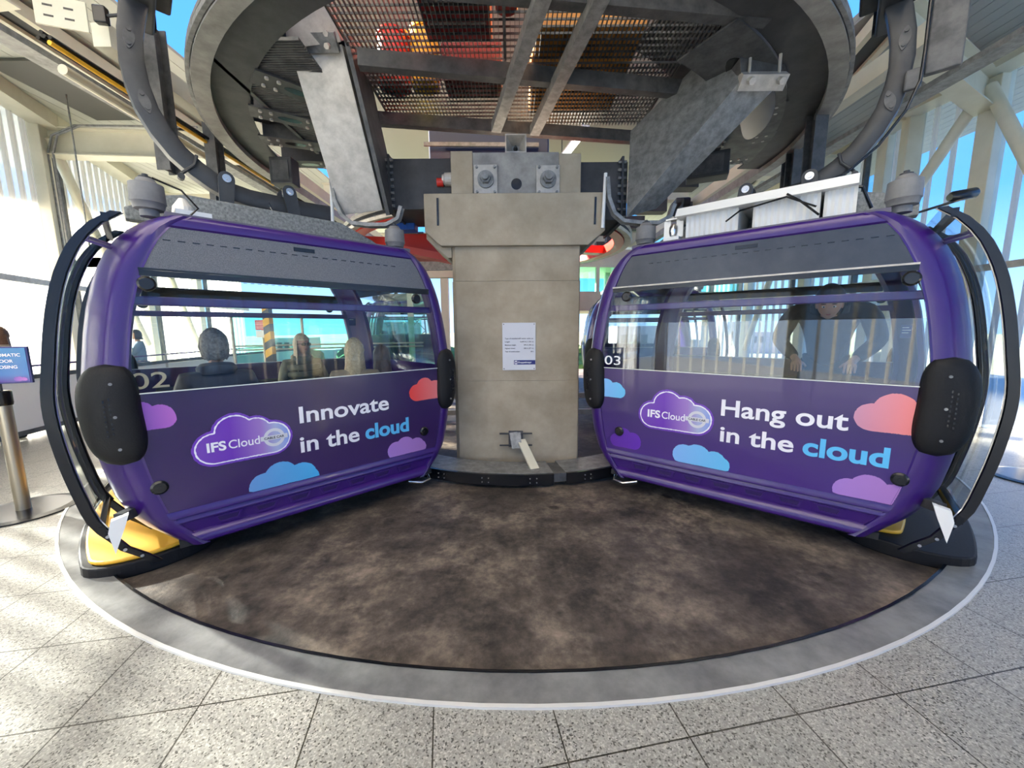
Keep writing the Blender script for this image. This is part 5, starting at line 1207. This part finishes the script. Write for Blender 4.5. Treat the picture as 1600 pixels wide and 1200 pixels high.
def person(loc_, rz, lab, pose, jacket, trousers, hair, hairstyle, s=1.0, tilt=0.0, turn=0.0, extras=()):
    root = empty('person', loc_, rz, lab, 'person'); root.scale = (s, s, s)
    if pose == 'sit':
        J = dict(pel=(0,0,.47), sp=(0,.02,.68), ch=(0,.02,.93), nk=(0,.0,1.08), hd=(0,-.02,1.235), sh=(.18,.02,1.0), el=(.25,-.03,.74), wr=(.15,-.26,.62), hip=(.09,-.02,.46), kn=(.12,-.43,.48), an=(.12,-.44,.09), toe=(.13,-.60,.035)); hdir = (-.2, -1, 0); hup = (0, 0, 1)
    elif pose == 'bend':
        J = dict(pel=(0,.20,.92), sp=(0,.12,1.14), ch=(0,-.10,1.34), nk=(0,-.28,1.42), hd=(0,-.40,1.43), sh=(.22,-.12,1.42), el=(.30,-.32,1.16), wr=(.16,-.52,1.02), hip=(.10,.2,.90), kn=(.13,.10,.48), an=(.13,.18,.09), toe=(.14,.02,.035)); hdir = (-.1, -1, -.3); hup = (0, -.3, 1)
    else:
        J = dict(pel=(0,.0,.94), sp=(0,.01,1.14), ch=(0,.01,1.38), nk=(0,0,1.53), hd=(0,-.02,1.67), sh=(.18,.0,1.45), el=(.24,.02,1.16), wr=(.20,-.12,.93), hip=(.09,0,.92), kn=(.11,-.02,.49), an=(.11,.02,.09), toe=(.13,-.13,.035)); hdir = (0, -.3, -1); hup = (0, 1, -.2)
    V3 = {k: Vector(v) for k, v in J.items()}
    mir = lambda v: Vector((-v[0], v[1], v[2]))
    neckt = V3['nk'].lerp(V3['hd'], .6)
    body = [[('pel', V3['pel'], .12), ('sp', V3['sp'], .11), ('ch', V3['ch'], .12), ('nk', V3['nk'], .05), ('nt', neckt, .048)]]
    for sg_, f in ((1, lambda v: v), (-1, mir)):
        n_ = 'r' if sg_ > 0 else 'l'
        wr = f(V3['wr']); el = f(V3['el'])
        if pose == 'phone' and sg_ > 0: el = Vector((.22, -.16, 1.2)); wr = Vector((.10, -.20, 1.48))
        hd_ = Vector((hdir[0]*sg_, hdir[1], hdir[2])) if not (pose == 'phone' and sg_ > 0) else Vector((-.2, .3, 1))
        body.append([('ch', V3['ch'], .12), (n_+'sh', f(V3['sh']), .055), (n_+'el', el, .042), (n_+'w', wr, .026)])
        body += hand_chains(n_+'w', wr, hd_, hup if pose != 'phone' or sg_ < 0 else (1, -.3, 0), (-sg_, 0, 0))
        body.append([('pel', V3['pel'], .12), (n_+'h', f(V3['hip']), .085), (n_+'k', f(V3['kn']), .058), (n_+'a', f(V3['an']), .04), (n_+'t', f(V3['toe']), .035)])
        J[n_] = (f(V3['sh']), el, wr)
    me = skin_mesh(body)
    vs, fs, mi, Rm = head_geo(V3['hd'], tilt, turn)
    bm = bmesh.new(); bm.from_mesh(me); bv = [bm.verts.new(v) for v in vs]
    for f, i in zip(fs, mi):
        try: q = bm.faces.new([bv[k] for k in f]); q.material_index = i; q.smooth = True
        except ValueError: pass
    bmesh.ops.remove_doubles(bm, verts=bv, dist=1e-5); bm.to_mesh(me); bm.free()
    for q in (skinm, lipm, eyew, eyed): me.materials.append(q)
    b = bpy.data.objects.new('body', me); col.objects.link(b); b.parent = root
    # jacket
    jk = [[('a', V3['pel']+Vector((0,0,-.02)), .148), ('b', V3['sp'], .145), ('c', V3['ch'], .155), ('d', V3['nk']+Vector((0,.01,-.015)), .075)]]
    for n_ in 'rl':
        sh, el, wr = J[n_]; jk.append([('c', V3['ch'], .155), (n_+'1', sh, .082), (n_+'2', el, .062), (n_+'3', wr+(el-wr)*.08, .045)])
    jm = skin_mesh(jk); jm.materials.append(jacket); jo = bpy.data.objects.new('jacket', jm); col.objects.link(jo); jo.parent = root
    if 'collar' in extras or 'hood' in extras:
        mb = MB(); c0 = V3['nk']+Vector((0,.015,-.01)); P = [c0+Vector((.098*math.sin(2*math.pi*k/20), .085*math.cos(2*math.pi*k/20), .018*math.cos(2*math.pi*k/20))) for k in range(20)]
        mb.sweep(P, [(-.02,-.04),(.02,-.04),(.025,.02),(.0,.045),(-.02,.02)], lambda i: ((P[i]-c0).normalized(), Z_), closed=True); mb.build('collar', jacket, jo, smooth=True)
    if 'quilt' in extras:
        mb = MB()
        for k in range(5):
            z = V3['sp'].z-.05+k*.085; P = [Vector((.185*math.sin(2*math.pi*q/28), .01+.168*math.cos(2*math.pi*q/28), z)) for q in range(28)]
            mb.sweep(P, [(-.01,-.035),(.012,-.03),(.022,0),(.012,.03),(-.01,.035)], lambda i: ((P[i]-Vector((0,.01,z))).normalized(), Z_), closed=True)
        mb.build('quilted_panel', jacket, jo, smooth=True)
    tk = [[('a', V3['pel'], .135)]]
    for n_, f in (('r', lambda v: v), ('l', mir)): tk.append([('a', V3['pel'], .135), (n_+'h', f(V3['hip']), .105), (n_+'k', f(V3['kn']), .075), (n_+'a', f(V3['an'])+Vector((0,0,.03)), .055)])
    tm = skin_mesh(tk); tm.materials.append(trousers); to = bpy.data.objects.new('trousers', tm); col.objects.link(to); to.parent = root
    for f in (lambda v: v, mir):
        a = f(V3['an']); t = f(V3['toe']); mb = MB(); mb.tube([a+Vector((0,.06,-.045)), a+Vector((0,.02,-.04)), t+Vector((0,.02,.0)), t+Vector((0,-.05,-.005))], .04, 14, True, [.03,.048,.045,.025]); mb.build('shoe', M['seat'], root, smooth=True)
    # hair: shell over the skull, with length
    n, m_ = 32, 18; rows = []; long_ = {'short': 0, 'bob': .06, 'long': .30, 'hood': 0}[hairstyle]
    rnd = random.Random(5)
    for i in range(m_+1):
        row = []
        for k in range(n+1):
            th = 2*math.pi*k/n; y_ = -math.cos(th); front = y_ < -.35
            fmax = .36*math.pi if front else (.50*math.pi if y_ < .1 else .74*math.pi)
            if long_ and not front: fmax = .62*math.pi
            ph = fmax*i/m_; kk = 1.13+(.05*math.sin(9*th+i*.7)*(i/m_) if hairstyle != 'hood' else 0)+(.12 if hairstyle == 'hood' else 0)+(rnd.uniform(-.045, .045)*(hairstyle != 'hood') if k < n else 0)
            p = Vector((.074*kk*math.sin(ph)*math.sin(th), .094*kk*math.sin(ph)*y_+.004, .115*kk*math.cos(ph)))
            row.append(p)
        row[-1] = row[0].copy(); rows.append(row)
    if long_:
        for j in range(1, 9):
            row = []
            for k in range(n+1):
                th = 2*math.pi*k/n; y_ = -math.cos(th); base = rows[m_][k]
                if y_ < -.35: row.append(base.copy()); continue
                f_ = j/8; row.append(base+Vector((base.x*.35*f_+.004*math.sin(13*th+j), (.02 if y_ > 0 else -.03)*f_, -long_*f_)))
            rows.append(row)
    mb = MB(); mb.grid([[V3['hd']+Rm@p for p in row] for row in rows]); mb.build('hood' if hairstyle == 'hood' else 'hair', hair, root, smooth=True, solid=.012)
    if 'glasses' in extras:
        mb = MB()
        for sg_ in (-1, 1):
            P = [V3['hd']+Rm@Vector((sg_*.032+.029*math.cos(a), -.099, .006+.019*math.sin(a))) for a in [2*math.pi*k/16 for k in range(16)]]
            mb.add(P+[p+Rm@Vector((0,.006,0)) for p in P], [tuple(range(16)), tuple(range(31, 15, -1))]+[(k, (k+1) % 16, (k+1) % 16+16, k+16) for k in range(16)])
            mb.tube([V3['hd']+Rm@Vector((sg_*.060, -.095, .010)), V3['hd']+Rm@Vector((sg_*.077, -.03, .008)), V3['hd']+Rm@Vector((sg_*.080, .01, .0))], .004, 6)
        mb.bar(V3['hd']+Rm@Vector((-.01, -.10, .012)), V3['hd']+Rm@Vector((.01, -.10, .012)), .005, .006); mb.build('sunglasses', M['gloss_black'], root)
    return root
def incabin(which, x, y, z=.18):
    O_ = Vector((*PO[which], 0)); return O_+(TL, TR)[which]*x+(NL, NR)[which]*y+Z_*z
navy = mat('dark navy jacket', (.022, .026, .045), .6, c2=(.04, .045, .07), ns=12); olive = mat('olive quilted jacket', (.10, .10, .055), .6, c2=(.15, .15, .09), ns=14)
blackj = mat('black jacket', (.014, .014, .017), .7, c2=(.03, .03, .033), ns=20); jeans = mat('blue denim', (.04, .06, .13), .8); dark = mat('dark trousers', (.02, .02, .025), .8)
h_grey = mat('grey brown hair', (.13, .11, .10), .6, c2=(.30, .27, .25), ns=60); h_blond = mat('pale blonde hair', (.58, .44, .27), .5, c2=(.75, .62, .42), ns=50)
h_dblond = mat('dark blonde hair', (.42, .29, .14), .5, c2=(.62, .46, .27), ns=50); h_brown = mat('dark brown hair', (.055, .028, .018), .5, c2=(.11, .055, .03), ns=50); h_dk = mat('black brown hair', (.03, .02, .015), .5)
person(incabin(0, -.56, .36), angL+math.pi, 'person with grey hair and dark navy jacket seated with back to left cabin window', 'sit', navy, dark, h_grey, 'short', 1.06, extras=('collar',))
person(incabin(0, .48, DEP-.36), angL, 'blonde person in sunglasses and olive quilted jacket seated in the left cabin', 'sit', olive, jeans, h_blond, 'long', 1.02, extras=('collar', 'quilt', 'glasses'), turn=.25)
person(incabin(0, .50, .37), angL+math.pi-.5, 'person with long dark blonde hair seen from behind in the left cabin', 'sit', mat('tan coat', (.30, .22, .14), .8), jeans, h_dblond, 'long', .99)
person(incabin(0, .76, .34), angL+math.pi-.4, 'person with long dark brown hair seated at the right end of the left cabin', 'sit', mat('maroon top', (.08, .02, .025), .8), jeans, h_brown, 'long', .94, tilt=.1)
person(incabin(1, .50, 1.15), angR, 'person in black hooded jacket bending forward inside the right cabin', 'bend', blackj, dark, blackj, 'hood', 1.13, tilt=.38, extras=('hood',))
person((-7.70, 5.84, 0), R(-35), 'person with brown hair standing behind the blue sign at the left edge', 'stand', mat('grey brown coat', (.16, .13, .12), .8), dark, h_brown, 'long', .95)
person((-8.45, 8.75, 0), R(-35), 'person in blue denim jacket and teal top standing behind the barrier, hand to head', 'phone', mat('pale denim jacket', (.10, .16, .26), .8), jeans, h_dk, 'bob', .93)
person((-8.60, 8.28, 0), R(-60), 'person with long dark hair standing behind the barrier beside the one in denim', 'stand', mat('mauve coat', (.16, .10, .13), .8), dark, h_brown, 'long', .88)
# cabin notices
def decal(which, px, py, d, w_, h_, m, lab, lines=3):
    x, z = cabin_pt(which, px, py, d); root = (cabL, cabR)[which]
    mb = MB(); mb.box((x-w_/2, d-.003, z-h_/2), (x+w_/2, d, z+h_/2)); q = mb.build(lab, m, root)
    mb = MB()
    for k in range(lines): mb.box((x-w_*.38, d-.005, z+h_*(.28-.2*k)), (x+w_*(.38 if k % 2 else .2), d-.003, z+h_*(.33-.2*k)))
    mb.build('notice_lines', M['white'], q)
decal(1, 1471, 551, .03, .05, .09, M['red'], 'red_notice', 4); decal(1, 1416, 518, 1.2, .07, .11, M['navy'], 'blue_notice')
decal(0, 550, 503, 2.1, .10, .10, M['navy'], 'round_sticker', 1)
